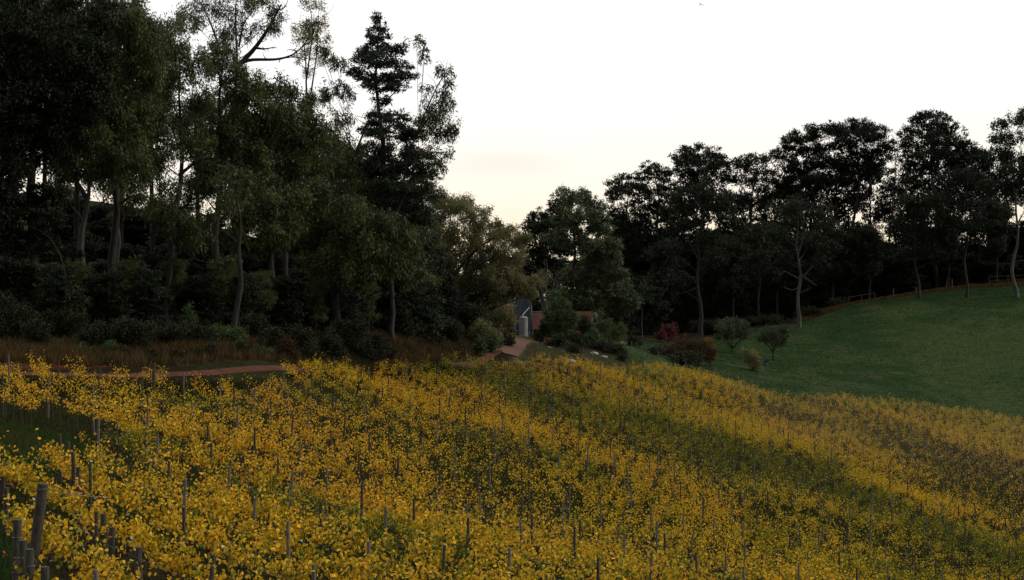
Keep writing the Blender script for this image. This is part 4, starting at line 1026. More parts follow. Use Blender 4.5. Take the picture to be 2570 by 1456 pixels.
for i, (px, d, ty) in enumerate([(60,165,560),(130,172,560),(20,150,600),(330,176,585),(430,168,640),(-60,140,520),(470,180,600),(620,170,600),(700,166,560),(770,160,540),(560,182,590),(860,164,560),(930,168,520),(1000,172,540),(1060,178,590),
                                 (820,150,640),(900,152,640),(1050,160,640),(740,150,660),(1000,165,620),(1100,205,600),(1080,176,680),(250,150,650),(180,145,690)]):
    b = G(px, d); k = i % 3; Hh = -(ty - 728) / F * d - b.z
    place_generic(k, px, d, 0.62, "near black tree in the shade deep behind the left bank", "near black trees deep in the left bank", max(.22, Hh / (18, 15, 17)[k]))
for i, (px, d, ty) in enumerate([(1470,275,640),(1510,282,650),(1400,285,650),(1550,262,740),(1600,300,700),(1640,305,720),(1300,300,640),(1240,300,660),(1340,290,660)]):
    b = G(px, d); k = i % 3; Hh = -(ty - 728) / F * d - b.z
    place_generic(k, px, d, 0.7, "dark tree in the hollow behind the sheds", "dark trees behind the sheds", max(.22, Hh / (18, 15, 17)[k]))

# ---- shrubs
def shrub(name, label, kind, px, py_top, py_bot_d, rx, n=5, cat="shrub", K=None, scale=0.8, group=None):
    """px centre, top height in picture units, distance, half width in picture units"""
    global TOTAL
    d = py_bot_d; rng = np.random.default_rng(int(px * 3 + d)); b = G(px, d); u = d / F
    yb = 728 - F * b.z / d; h = max(yb - py_top, 8); root = empty(name, b); tag(root, label, cat, group); cl = []
    for i in range(n):
        a = rng.uniform(-.62, .62); t_ = rng.uniform(.28, .78) * (1 - abs(a) * .45)
        cl.append((np.array([a * rx * u, rng.uniform(-.5, .5) * rx * u, t_ * h * u]), (rx * u * .55, rx * u * .5, h * u * .36)))
    cg = Geo(); lg = Geo()
    TOTAL += crown(cg, cl, kind, rng, scale, K, None)
    for c, r3 in cl:
        tube(lg, smooth_path([(c[0] * .2, c[1] * .2, -.2), c * .6, c], 5), np.linspace(.05, .015, 5), 4, cap=False)
    lg.obj("stems", M_bark, root); cg.obj("foliage", LM[kind], root)
    return root
shr = [  # left bank undergrowth, front row
 (20,740,106,60,"bush","wide dark shrub at the left frame edge above the road bank"),(110,800,104,45,"bush","low dark shrub on the left bank next to the frame edge"),
 (170,760,112,50,"bush","dark shrub under the pale trunked gum"),(240,810,105,45,"bush","rounded dark shrub on the bank left of the tallest roadside post"),
 (330,800,106,60,"bush","largest dark shrub overhanging the red bank"),(420,810,109,50,"bush","dark shrub just right of the largest roadside shrub"),
 (475,765,116,16,"green","narrow upright green shrub in the left undergrowth"),(500,800,112,50,"bush","olive shrub behind the red cut bank"),
 (570,810,113,45,"green","greenish shrub on the bank near the end of the red cut"),(640,790,120,50,"bush","dark shrub left of the dead grass tussock"),
 (600,740,135,45,"bush","dark shrub on the slope behind the leaning gum"),(680,810,116,38,"bush","dark shrub above the road bend"),
 (745,815,120,45,"bush","dark shrub in front of the thick trunks"),(810,820,126,40,"bush","small dark shrub right of the thick trunks"),
 (870,800,132,50,"bush","olive shrub below the dense dark gum"),(905,760,146,40,"green","fresh green shrub left of the fallen log"),
 (945,830,134,38,"bush","low dark shrub left of the fallen log"),(980,770,152,45,"bush","dark shrub behind the fallen log"),
 (1075,820,158,40,"bush","low olive shrub right of the fallen log"),(1060,760,170,50,"bush","dark tall shrub above the fallen log"),
 (1110,710,178,60,"bush","very dark domed shrub left of the hazy elm trunk"),(1180,760,176,55,"bush","very dark domed shrub under the hazy elm"),
 (1120,800,168,45,"bush","dark shrub over the grassy bank below the elm"),(1215,800,172,45,"olive","olive shrub left of the track to the shed"),
 (1255,740,190,34,"olive","olive leafy shrub touching the shed's left side"),(1235,835,170,22,"green","bright green strappy clump left of the track"),(1205,845,166,18,"green","second green strappy clump left of the track"),
 (1270,820,185,22,"bush","dark small shrub at the left edge of the track"),
 (35,640,128,60,"bush","dark tall undergrowth at the left frame edge"),(120,660,130,55,"bush","dark tall undergrowth under the needle tree"),
 (260,740,118,34,"bush","dark shrub between the two left pale stems"),(380,745,124,40,"bush","dark shrub below the hanging spray"),(515,760,124,30,"bush","dark shrub by the leaning gum's left"),
 (690,740,134,44,"bush","dark shrub behind the road bend"),(770,740,138,44,"bush","dark shrub in the deep shade of the middle"),(850,740,140,40,"bush","dark shrub under the dense gum"),
 (940,715,150,44,"bush","dark tall shrub under the conifer"),(1020,720,160,46,"bush","dark shrub right under the conifer"),
 (15,868,102.0,25,"bush","spiky low shrub on the road bank, left edge part"),
 (75,862,103.0,18,"bush","ragged low shrub on the road bank, left edge part"),
 (140,875,102.0,16,"bush","squat low shrub on the road bank, left edge part"),
 (205,870,102.5,23,"green","leaning low shrub on the road bank, left edge part"),
 (270,856,103.0,21,"green","bristly low shrub on the road bank, left part"),
 (305,873,103.5,27,"bush","scruffy low shrub on the road bank, left part"),
 (365,877,104.5,22,"bush","thin low shrub on the road bank, left part"),
 (455,876,106.0,23,"rust","tufted low shrub on the road bank, left part"),
 (530,859,107.5,18,"bush","crooked low shrub on the road bank, left middle part"),
 (610,855,109.5,17,"bush","broad low shrub on the road bank, left middle part"),
 (655,870,111.5,29,"green","spiky low shrub on the road bank, left middle part"),
 (720,852,114.0,28,"rust","ragged low shrub on the road bank, left middle part"),
 (780,853,118.5,30,"bush","squat low shrub on the road bank, middle part"),
 (840,856,124.5,26,"bush","leaning low shrub on the road bank, middle part"),
 (905,863,132.5,30,"bush","bristly low shrub on the road bank, middle part"),
 (965,858,138.5,30,"bush","scruffy low shrub on the road bank, middle part"),
 (1015,862,146.5,20,"bush","thin low shrub on the road bank, right part"),
 (1060,851,153.5,19,"bush","tufted low shrub on the road bank, right part"),
 (1105,863,159.5,16,"rust","crooked low shrub on the road bank, right part"),
 (1150,865,165.5,18,"bush","broad low shrub on the road bank, right part"),
 # around the sheds
 (1430,835,205,34,"bush","dark green shrub before the red roofed lean-to"),(1395,835,200,26,"bush","low dark shrub at the right edge of the track"),
 (1480,820,208,36,"green","mid green shrub below the orange roof"),(1500,850,206,40,"bush","dark spreading shrub with white rocks at its foot"),
 (1545,862,205,34,"bush","dark shrub running down the verge"),(1440,862,196,24,"bush","very dark low bush on top of the grassy verge"),
 (1560,890,200,18,"bush","dark shrub at the lower end of the verge hedge"),(1465,790,222,26,"bush","dark shrub left of the grey gable"),
 (1590,830,232,20,"bush","olive shrub left of the rail fence"),
 (1360,815,206,14,"bush","small dark shrub against the faded red roof"),(1346,836,206,8,"bush","very small dark plant at the foot of the blue grey shed"),
 # by the paddock
 (1675,800,262,24,"red","small tree with dusky red leaves behind the rail fence"),(1655,825,258,18,"red","low red leaved shrub beside the dusky red tree"),
 (1720,835,285,4,"orange","tiny bright orange shrub on the paddock crest"),
 (1643,868,214,20,"bush","small dark cone shaped shrub at the vineyard corner"),(1700,850,222,50,"rust","wide dark shrub with rusty tips beyond the vine crest"),
 (1750,850,220,45,"rust","dark rounded shrub right of the rusty tipped one"),(1785,843,226,27,"orange","golden orange rounded shrub left of the olive trees"),
 (1725,880,214,55,"bush","very dark low mass of shrub in front of the rusty one"),(1885,868,230,26,"olive","faint leafless brownish shrub between the two olive trees"),
 (2030,768,300,40,"bush","dark low scrub on the paddock's upper edge, left"),(1930,790,298,50,"bush","dark low scrub behind the olive trees"),(1840,800,296,50,"bush","dark low scrub left of the olive trees"),
 (1760,800,298,50,"bush","dark low scrub behind the golden shrub"),(2110,748,312,40,"bush","dark low scrub at the left end of the top fence"),
]
for (px, ty, d, rx, kd, lb) in shr:
    small = rx < 10
    shrub("shrub", lb, kd, px, ty, d, rx, n=3 if small else max(5, int(rx / 7)), scale=(0.75 if d < 150 else 1.0) * (1.9 if kd == "olive" else 1.0), K={"olive": 1.3, "red": 1.1}.get(kd))

# ---- two little olive trees in the paddock
for (px, d, cl_, tp_, lb, bp) in [
   (1837, 247, [(1815,822,22,11),(1845,812,24,11),(1870,825,16,11),(1800,838,14,9),(1835,838,24,10),(1860,842,16,9),(1822,806,16,7)], (1836,835), "grey green orchard tree, left one of the pair in the paddock", [(.13,(1834,872),(1826,855),(1818,840)),(.1,(1836,876),(1850,862),(1864,848))]),
   (1940, 242, [(1915,845,15,11),(1940,830,24,13),(1965,838,16,12),(1930,852,24,11),(1955,858,16,9),(1972,825,9,7)], (1938,850), "grey green orchard tree, right one of the pair in the paddock", [(.13,(1938,884),(1928,868),(1915,858)),(.11,(1940,884),(1946,868),(1950,855))])]:
    T_("orchard_tree", lb, "tree", "gumgrey", px, d, cl_, tp_, .16, K=1.7, scale=0.5, leafmat_=LM["orchard"], barepx=bp, group="pair of orchard trees in the paddock")
print("leaf triangles", TOTAL)

# ------------------------------------------------------------------ sheds by the track
def corr_mat(name, col, col2, rough=0.45, metal=0.6, sc=1.2):
    return solid(name, col, col2, sc, rough, 0.15, metal=metal, stretch=(3, 3, 0.35))
M_zinc = corr_mat("zinc_sheet", (0.12, 0.15, 0.175), (0.06, 0.078, 0.09), 0.5, 0.3)
M_redroof = corr_mat("red_painted_sheet", (0.10, 0.022, 0.024), (0.06, 0.015, 0.015), 0.6, 0.0)
M_rusty = corr_mat("rusty_sheet", (0.36, 0.20, 0.18), (0.13, 0.03, 0.022), 0.8, 0.0, 2.5)
M_orange = corr_mat("orange_rust_sheet", (0.13, 0.038, 0.012), (0.06, 0.022, 0.012), 0.8, 0.0, 2.0)
M_timber = solid("grey_timber", (0.22, 0.21, 0.22), (0.11, 0.10, 0.105), 5, 0.85, 0.4, stretch=(5, 5, .6))
M_dark = solid("shade_and_wheel_black", (0.015, 0.013, 0.012), (0.008, 0.008, 0.008), 3, 0.9, 0.0)  # near-black colour paints in the shade under the roofs; also the barrow wheel
M_tank = solid("tank_plastic", (0.23, 0.21, 0.21), (0.18, 0.165, 0.165), 2, 0.5, 0.1)
M_pipe = solid("white_pipe", (0.42, 0.46, 0.48), (0.32, 0.36, 0.38), 4, 0.4, 0.0)
def corrugated(g, o, ux, uz, w, h, pitch=0.10, depth=0.02, top=None):
    """corrugated sheet from origin o along unit ux (width) and uz (height)"""
    o = np.array(o, float); ux = unit(np.array(ux, float)); uz = unit(np.array(uz, float)); nrm = np.cross(ux, uz)
    n = max(4, int(w / pitch) * 4); s = np.linspace(0, w, n + 1)
    ph = np.sin(s / pitch * 2 * math.pi) * depth
    hh = np.full(n + 1, h) if top is None else np.interp(s, *top)
    a = o + s[:, None] * ux + ph[:, None] * nrm; b_ = a + hh[:, None] * uz
    g.add(np.vstack([a, b_]), [(i, i + 1, n + 2 + i, n + 1 + i) for i in range(n)])
d0 = 212; u0 = d0 / F
def L0(px, py, dy=0.0): return np.array(P(px, py, d0)) + [0, dy, 0] - base0
gb = G(1310, d0); base0 = np.array(gb)
shed = empty("iron_shed", gb); tag(shed, "tall narrow blue grey corrugated iron shed with a low gable behind the water tank", "shed")
xl, xr = L0(1284, 850)[0], L0(1333, 850)[0]; zb = -0.3; ze = L0(0, 762)[2]; zp = L0(0, 742)[2]
wd = xr - xl; zc = L0(0, 790)[2]
nsheet = 4
for i in range(nsheet):            # upper and lower courses of sheets
    x0 = xl + wd * i / nsheet; w = wd / nsheet - 0.008
    gg = Geo(); corrugated(gg, (x0, 0.0, zb), (1, 0, 0), (0, 0, 1), w, zc - zb, 0.09); gg.obj("wall_sheet", M_zinc, shed, True)
    def tp(s, x0=x0): 
        xx = (x0 + s - xl) / wd; return ze + (zp - ze) * (1 - abs(xx * 2 - 1))
    s_ = np.linspace(0, w, 6); gg = Geo()
    corrugated(gg, (x0, -0.035, zc - 0.08), (1, 0, 0), (0, 0, 1), w, 1, 0.09, top=(s_, np.array([tp(q) for q in s_]) - zc + 0.08)); gg.obj("wall_sheet", M_zinc, shed, True)
for x0, sx in ((xl, 1), (xr, 1)):
    gg = Geo(); corrugated(gg, (x0, 0.02, zb), (0, 1, 0), (0, 0, 1), 4.0, ze - zb, 0.09); gg.obj("side_wall", M_zinc, shed, True)
gg = Geo(); box(gg, ((xl + xr) / 2, 4.02, (zb + ze) / 2), (wd, 0.05, ze - zb)); gg.obj("back_wall", M_zinc, shed)
for s in (-1, 1):
    gg = Geo(); xm = (xl + xr) / 2; ang = math.atan2(zp - ze, wd / 2); e = xm + s * (wd / 2 + .12)
    corrugated(gg, (xm, -.15, zp + .03), (0, 1, 0), (s * math.cos(ang), 0, -math.sin(ang)), 4.3, wd / 2 / math.cos(ang) + .12, 0.09); gg.obj("roof_sheet", M_zinc, shed, True)
gg = Geo(); box(gg, (xr + .02, -.03, (zb + ze) / 2), (.1, .08, ze - zb)); gg.obj("corner_flashing", M_zinc, shed)
fl = L0(1328, 757); gg = Geo(); tube(gg, [(fl[0], .35, ze - .8), (fl[0], .35, fl[2] + .1)], .09, 10); box(gg, (fl[0], .35, fl[2] + .16), (.5, .35, .05)); gg.obj("flue", M_rusty, shed)
gg = Geo(); a = L0(1298, 704); tube(gg, [(a[0] - .22, .3, a[2] + .05), (a[0] + .22, .3, a[2] - .05)], .035, 6); tube(gg, [(a[0], .3, a[2]), (a[0], .3, zp - .1)], .02, 5); gg.obj("aerial", M_white, shed)
# rusty water chute box on the left
rb = empty("rusty_lean_to", G(1276, d0 - .6)); bl = np.array(rb.location); tag(rb, "small rust streaked iron lean-to left of the blue grey shed", "shed")
def L1(px, py): return np.array(P(px, py, d0 - .6)) - bl
x0, x1, z0, z1 = L1(1262, 0)[0], L1(1286, 0)[0], L1(0, 803)[2], L1(0, 768)[2]
gg = Geo(); corrugated(gg, (x0, 0, z0), (1, 0, 0), (0, 0, 1), x1 - x0 - .06, z1 - z0, .11); gg.obj("wall_sheet", M_rusty, rb, True)
gg = Geo(); box(gg, (x1 + .0, -.05, (z0 + z1) / 2), (.1, .1, z1 - z0)); gg.obj("barge_board", M_timber, rb)
gg = Geo(); box(gg, ((x0 + x1) / 2, .9, (z0 - .3) / 2), (x1 - x0, 1.6, z0 + .28)); gg.obj("shade_painted_lower_wall", M_dark, rb)  # box with the shade below the rusty sheet put into its colour
gg = Geo(); corrugated(gg, (x0 - .1, -.1, z1 + .02), (1, 0, 0), (0, .96, .2), x1 - x0 + .15, 1.7, .11); gg.obj("roof_sheet", M_rusty, rb, True)
# red roofed lean-to on the right
rr2 = empty("red_roof_shed", G(1362, d0 + 2)); bl = np.array(rr2.location); tag(rr2, "low open shed with a faded red sloping iron roof right of the tank", "shed")
def L2(px, py, dd=d0): return np.array(P(px, py, dd)) - bl
a = L2(1335, 827); b_ = L2(1388, 832); hgt = L2(0, 784)[2] - a[2]; wfull = b_[0] - a[0]
for i in range(5):
    gg = Geo(); corrugated(gg, (a[0] + wfull * i / 5, a[1] - .02 * (i % 2), a[2]), (1, 0, 0), (0, 2.3, hgt), wfull / 5 + .05, math.hypot(2.3, hgt), .11); gg.obj("roof_sheet", M_redroof, rr2, True)
gg = Geo(); tube(gg, [(a[0], a[1] + 2.3, a[2] + hgt + .03), (b_[0], a[1] + 2.3, a[2] + hgt + .03)], .06, 6); gg.obj("ridge_cap", M_rusty, rr2)
for i in range(4):
    xx = a[0] + .1 + (wfull - .2) * i / 3; gg = Geo(); box(gg, (xx, a[1] + .15, a[2] / 2 - .1), (.12, .12, a[2] + .2)); gg.obj("post", M_timber, rr2)
gg = Geo(); box(gg, ((a[0] + b_[0]) / 2, a[1] + 2.6, (a[2] + hgt) / 2 - .2), (wfull, .1, a[2] + hgt + .2)); gg.obj("back_wall", M_dark, rr2)  # shade under the open roof is painted on as near-black
# tank
tk = empty("water_tank", G(1313, d0 - 1.2)); bl = np.array(tk.location); tag(tk, "pale grey ribbed upright water tank in front of the blue grey shed", "tank")
def L3(px, py): return np.array(P(px, py, d0 - 1.2)) - bl
r_ = 11.2 * (d0 - 1.2) / F; z1 = L3(0, 797)[2]; z0_ = max(0.05, L3(0, 841)[2])
zz = np.linspace(z0_, z1, 60); rad = r_ * (1 + .018 * np.sin(zz / .13 * 6.283))
gg = Geo(); tube(gg, np.stack([zz * 0, zz * 0, zz], 1), rad, 28); gg.obj("body", M_tank, tk, True)
zz = np.array([z1, z1 + .1, z1 + .2, z1 + .22]); gg = Geo(); tube(gg, np.stack([zz * 0, zz * 0, zz], 1), [r_ * .99, r_ * .75, r_ * .3, .02], 28); gg.obj("lid", M_tank, tk, True)
gg = Geo(); box(gg, (0, 0, z0_ / 2 - .1), (2.3 * r_, 2.3 * r_, z0_ + .18)); gg.obj("stand", M_timber, tk)
gg = Geo(); tube(gg, [L3(1310, 792) + [0, -.1, 0], L3(1328, 772) + [0, .9, 0]], .055, 7); gg.obj("inlet_pipe", M_pipe, tk)
q1, q2, q3, q4 = L3(1303, 806), L3(1296, 806), L3(1291, 829), L3(1302, 831); gg = Geo(); tube(gg, [q1, q2, q2 * .98 + q3 * .02], .045, 6); tube(gg, [q2, q3], .045, 6); tube(gg, [q3, q4], .04, 6); gg.obj("overflow_pipe", M_pipe, tk)
gg = Geo(); tube(gg, [L3(1325, 836) , L3(1329, 836)], .04, 6); tube(gg, [L3(1327.5, 833), L3(1327.5, 838)], .03, 6); gg.obj("tap", M_pipe, tk)
# orange roofed hut with a grey gable
hut = empty("old_hut", G(1480, 232)); bl = np.array(hut.location); tag(hut, "old hut with orange rusted roof and grey gable boards half hidden by shrubs", "hut")
def L4(px, py, dd=232): return np.array(P(px, py, dd)) - bl
e1, e2, e3 = L4(1444, 835), L4(1493, 782), L4(1520, 832)
gg = Geo(); w_ = e2[0] - e1[0]; corrugated(gg, (e1[0], 0, e1[2]), (1, 0, 0), (0, 2.6, e2[2] - e1[2]), w_ * .96, math.hypot(2.6, e2[2] - e1[2]), .12); gg.obj("roof_sheet", M_orange, hut, True)
for i in range(6):
    t_ = i / 6; xx = e2[0] - 0.45 + t_ * 1.0; top_ = e2[2] - abs(xx - e2[0]) * 1.3; gg = Geo(); box(gg, (xx, -.1 - .01 * (i % 2), top_ / 2), (.15, .04, top_)); gg.obj("gable_board", M_timber, hut)
gg = Geo(); dv = e3 - e2; corrugated(gg, (e2[0] + .3, -.06, e2[2] - .25), (0, 1, 0), (dv[0], 0, dv[2]), 2.4, float(np.linalg.norm(dv)) * .95, .12)
box(gg, ((e2[0] + e3[0]) / 2 + .18, -.08, (e2[2] + e3[2]) / 2 - .12), (float(np.linalg.norm(dv)) * .9, .05, .42), rot=Matrix.Rotation(math.atan2(-dv[2], dv[0]), 3, 'Y')); gg.obj("roof_slope", M_orange, hut, False)
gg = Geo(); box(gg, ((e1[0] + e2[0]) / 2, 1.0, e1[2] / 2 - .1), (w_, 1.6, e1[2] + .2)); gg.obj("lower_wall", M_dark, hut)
# long low building on the hilltop seen through the left trees
hb = empty("hilltop_building", G(185, 205)); bl = np.array(hb.location); tag(hb, "pale edged low building on the hill seen through the left trees", "building")
def L5(px, py, dd=205): return np.array(P(px, py, dd)) - bl
M_cream = solid("cream_board", (0.62, 0.55, 0.42), (0.5, 0.42, 0.3), 3, 0.7, 0.1)
p0, p1 = L5(140, 462), L5(212, 480); dv = p1 - p0; LN = float(np.linalg.norm(dv)); ry_ = Matrix.Rotation(math.atan2(-dv[2], dv[0]), 3, 'Y')
gg = Geo(); box(gg, (p0 + p1) / 2 + [0, 0, -.1], (LN, .15, .45), rot=ry_); gg.obj("fascia", M_cream, hb)
gg = Geo(); box(gg, (p0 + p1) / 2 + [0, 1.2, -1.0], (LN, .2, 1.6), rot=ry_); gg.obj("wall", M_timber, hb)
gg = Geo(); box(gg, (p0 + p1) / 2 + [0.3, -.05, -1.55], (LN * .8, .15, .38), rot=ry_); gg.obj("rail_board", M_cream, hb)
for i in range(4):
    q = p0 + dv * (i + .3) / 4; gg = Geo(); box(gg, q + [0, .1, -q[2] / 2 - .3], (.14, .14, q[2] + .4)); gg.obj("post", M_timber, hb)
gg = Geo(); box(gg, (p0 + p1) / 2 + [0, 1.6, .15], (LN * 1.03, 3.6, .08), rot=ry_); gg.obj("roof", M_zinc, hb)

# ------------------------------------------------------------------ fences
def railfence(name, label, pts, post_h, rails, pr_=.06, mat=M_post, rail_r=.035):
    b = Vector(pts[0]); root = empty(name, b); tag(root, label, "fence")
    bl = np.array(b); q = [np.array(p) - bl for p in pts]
    for p in q:
        gg = Geo(); tube(gg, [p + [0, 0, -.2], p + [random.gauss(0, .03), 0, post_h * random.uniform(.85, 1.08)]], pr_, 7); gg.obj("post", mat, root)
    for h in rails:
        for a, c in zip(q[:-1], q[1:]):
            gg = Geo(); tube(gg, [a + [0, -.07, h], (a + c) / 2 + [0, -.07, h - random.uniform(0, .05)], c + [0, -.07, h]], rail_r, 5); gg.obj("rail", mat, root)
    return root
railfence("rail_fence", "grey timber rail yard fence beside the young gum below the right trees", [G(x, 236 + (x - 1560) * .03) for x in range(1566, 1712, 20)], 1.35, (.45, .85, 1.22))
railfence("rail_fence", "short pale rail fence on the paddock crest left of the pale posts", [G(2130, 309), G(2162, 311), G(2194, 313)], 1.7, (1.5,), .08)
railfence("rail_fence", "pale rail fence at the far right of the paddock crest", [G(2481, 318), G(2529, 319), G(2575, 320)], 2.2, (2.0, 1.2), .09)
for px, d, h in [(2241,314,1.8),(2299,316,1.3),(2389,318,2.0)]:
    p = G(px, d); gg = Geo(); tube(gg, [(0, 0, -.2), (random.gauss(0, .05), 0, h)], .09, 7); o_ = gg.obj("fence_post", M_postpale); o_.location = p
    tag(o_, {2241: "pale lone post right of the short rail fence", 2299: "shortest lone post on the paddock crest", 2389: "lone post below the high pine on the paddock crest"}[px], "post", "lone posts on the paddock crest")
p = G(2372, 322); gg = Geo(); tube(gg, [(0, 0, -.2), (.25, 0, 1.2), (.45, 0, 2.3)], [.22, .16, .08], 8); o_ = gg.obj("tree_stump", M_barkpale); o_.location = p; tag(o_, "leaning pale broken stump at the edge of the right trees", "stump")
# wire fence round the lower side of the paddock
wf = [G(x, d) for x, d in [(1585,212),(1612,210),(1650,209),(1720,211),(1800,213),(1890,216),(2000,219),(2110,222),(2262,225),(2400,227),(2540,229)]]
b = Vector(wf[0]); root = empty("wire_fence", b); tag(root, "thin wire fence with grey stakes along the lower side of the green paddock", "fence"); bl = np.array(b)
q = [np.array(p) - bl for p in wf]
for p in q:
    gg = Geo(); tube(gg, [p + [0, 0, -.2], p + [random.gauss(0, .04), 0, 1.25]], .045, 6); gg.obj("stake", M_postpale, root)
for h in (.5, .85, 1.15):
    gg = Geo()
    for a, c in zip(q[:-1], q[1:]):
        m_ = (a + c) / 2; m_[2] = Z(m_[0] + bl[0], m_[1] + bl[1]) - bl[2]; tube(gg, [a + [0, 0, h], m_ + [0, 0, h], c + [0, 0, h]], .005, 3, cap=False)
    gg.obj("wire", M_wire, root)

# ------------------------------------------------------------------ fallen log, rocks, barrow, bird
d = hit(1030, 846, 0) or 150; d = min(max(d, 130), 165); b = G(1025, d); root = empty("fallen_log", b); bl = np.array(b); tag(root, "grey fallen tree trunk with a splintered root end lying on the grassy bank", "log")
def L6(px, py, dy=0): return np.array(P(px, py, d)) - bl + [0, dy, 0]
gg = Geo(); tube(gg, smooth_path([L6(982, 806, 1.5), L6(1004, 822, .8), L6(1022, 838, .2), L6(1036, 850, -.3)], 9), [.09, .14, .2, .24, .3, .34, .36, .36, .3], 10); gg.obj("stem", M_barkgum, root, True)
for a_, b2, r_ in (((1036, 850), (1052, 856), .14), ((1034, 852), (1046, 848), .1), ((1030, 842), (1044, 828), .08), ((1022, 845), (1012, 856), .08), ((1032, 852), (1040, 862), .12)):
    gg = Geo(); p_, q_ = L6(*a_), L6(*b2, -.4); tube(gg, smooth_path([p_, (p_ + q_) / 2 + [0, 0, .08], q_], 5), np.linspace(r_, r_ * .3, 5), 6); gg.obj("root_stub", M_barkpale, root)
for px, py, s, lb in [(1431,908,.55,"pale rock lowest on the grassy verge"),(1489,888,.5,"pale rock in the middle of the grassy verge"),(1514,897,.45,"pale flat rock right of the middle one"),(1417,884,.4,"grey rock highest on the verge under the dark bush"),(1376,872,.35,"small grey rock beside the end of the track")]:
    dd_ = hit(px, py, .2) or 195; dd_ = min(max(dd_, 165), 212); p = G(px, dd_)
    bm = np.random.default_rng(int(px)); import bmesh
    me = bpy.data.meshes.new("rock"); B = bmesh.new(); bmesh.ops.create_icosphere(B, subdivisions=3, radius=1)
    for v in B.verts:
        k = 1 + .22 * float(fbm(v.co.x * 3 + px, v.co.y * 3 + v.co.z * 2, 1.5, 3)) * 2; v.co *= k; v.co.x *= s * 1.3; v.co.y *= s; v.co.z *= s * .6
    B.to_mesh(me); B.free(); me.materials.append(M_rock); o_ = link(bpy.data.objects.new("rock", me)); o_.location = p + Vector((0, 0, .1)); tag(o_, lb, "rock", "rocks on the verge")
p = G(1921, 236); root = empty("garden_barrow", p); tag(root, "dark blue barrow left under the right orchard tree", "barrow")
M_blue = solid("blue_paint", (0.03, 0.06, 0.12), (0.02, 0.035, 0.07), 4, .4, 0)
gg = Geo(); V = np.array([(-.5,-.3,.75),(.5,-.3,.75),(.5,.3,.75),(-.5,.3,.75),(-.3,-.18,.35),(.25,-.18,.35),(.25,.18,.35),(-.3,.18,.35)]); gg.add(V, [(4,7,6,5),(0,1,5,4),(1,2,6,5),(2,3,7,6),(3,0,4,7)]); gg.obj("tray", M_blue, root)
gg = Geo(); tube(gg, [(.15 * math.cos(a) * 1.3 - .5, 0, .2 + .2 * math.sin(a)) for a in np.linspace(0, 6.28, 14)], .05, 6, cap=False); gg.obj("wheel", M_dark, root)
for s in (-1, 1):
    gg = Geo(); tube(gg, [(-.5, s * .05, .2), (.2, s * .22, .36), (.9, s * .26, .62)], .025, 6); gg.obj("handle", M_wire, root)
    gg = Geo(); tube(gg, [(.2, s * .22, .36), (.3, s * .22, 0)], .02, 5); gg.obj("leg", M_wire, root)
# bird
p = P(1758, 12, 150); root = empty("bird", p); tag(root, "tiny bird gliding high in the white sky", "bird"); root.rotation_euler = (0, R(22), R(20))
M_bird = solid("bird_grey", (0.22, 0.21, 0.2), (0.15, 0.14, 0.13), 20, .8, 0)
gg = Geo(); tube(gg, [(0, -.16, 0), (0, -.1, .01), (0, 0, .01), (0, .12, 0), (0, .2, 0)], [.008, .03, .035, .02, .006], 8); gg.obj("body", M_bird, root, True)
for s in (-1, 1):
    gg = Geo(); V = [(s * .02, -.06, .02), (s * .02, .05, .02), (s * .16, .03, .07), (s * .16, -.08, .075), (s * .33, .04, .03), (s * .24, -.06, .06), (s * .16, -.02, .06)]
    gg.add(V, [(0, 1, 2, 3)]); gg.add(V, [(3, 2, 4), (3, 4, 5)]); gg.obj("wing", M_bird, root)
gg = Geo(); gg.add([(-.012, .17, 0), (.012, .17, 0), (.045, .28, 0), (-.045, .28, 0)], [(0, 1, 2, 3)]); gg.obj("tail", M_bird, root)

# ------------------------------------------------------------------ grass and ground cover
def grassmat(name, a, b):
    return treeleaf(name, a, b, 0.2, 0.9, 0.0)
def grass(name, label, pts, h, w, mat, lean=0.35, seed=0, per=6, spread=0.12):
    r = np.random.default_rng(seed); n = len(pts); z = zt(pts[:, 0], pts[:, 1])
    base = np.repeat(np.stack([pts[:, 0], pts[:, 1], z - 0.02], 1), per, 0); m_ = len(base)
    base[:, :2] += r.normal(0, spread, (m_, 2))
    hs = np.repeat(r.uniform(.55, 1.3, n), per) * r.uniform(.6, 1.2, m_) * h
    a = r.random(m_) * 6.283; S = np.stack([np.cos(a), np.sin(a), np.zeros(m_)], 1) * (w * r.uniform(.6, 1.3, m_))[:, None]
    tip = base + np.stack([r.normal(0, lean, m_) * hs, r.normal(0, lean, m_) * hs, hs], 1)
    tone = np.clip(np.repeat(r.normal(.45, .2, n), per) + r.normal(0, .12, m_), 0, 1)
    g = Geo(); g.add(np.stack([base - S, base + S, tip], 1).reshape(-1, 3), np.arange(m_ * 3).reshape(-1, 3), 0, tone=np.repeat(tone, 3))
    return tag(g.obj(name, mat), label, "grass", kind="stuff")
def scatter(poly, n, seed):
    r = np.random.default_rng(seed); P_ = np.array(poly); lo, hi = P_.min(0), P_.max(0); out_ = []
    while sum(map(len, out_)) < n:
        q = r.uniform(lo, hi, (n * 2, 2)); q = q[inpoly(q[:, 0], q[:, 1], poly)]; q = q[q[:, 1] > 15]
        px = 1284.5 + F * q[:, 0] / q[:, 1]; q = q[(px > -140) & (px < 2710)]; out_.append(q)
    return np.concatenate(out_)[:n]
GM_dry = grassmat("dry_grass", (0.045, 0.030, 0.015), (0.15, 0.095, 0.045))
GM_olive = grassmat("olive_grass", (0.014, 0.017, 0.006), (0.055, 0.056, 0.022))
GM_green = grassmat("green_grass", (0.016, 0.036, 0.010), (0.055, 0.095, 0.025))
GM_pad = grassmat("paddock_grass", (0.016, 0.032, 0.011), (0.038, 0.058, 0.022))
GM_verge = grassmat("verge_grass", (0.05, 0.055, 0.028), (0.17, 0.16, 0.095))
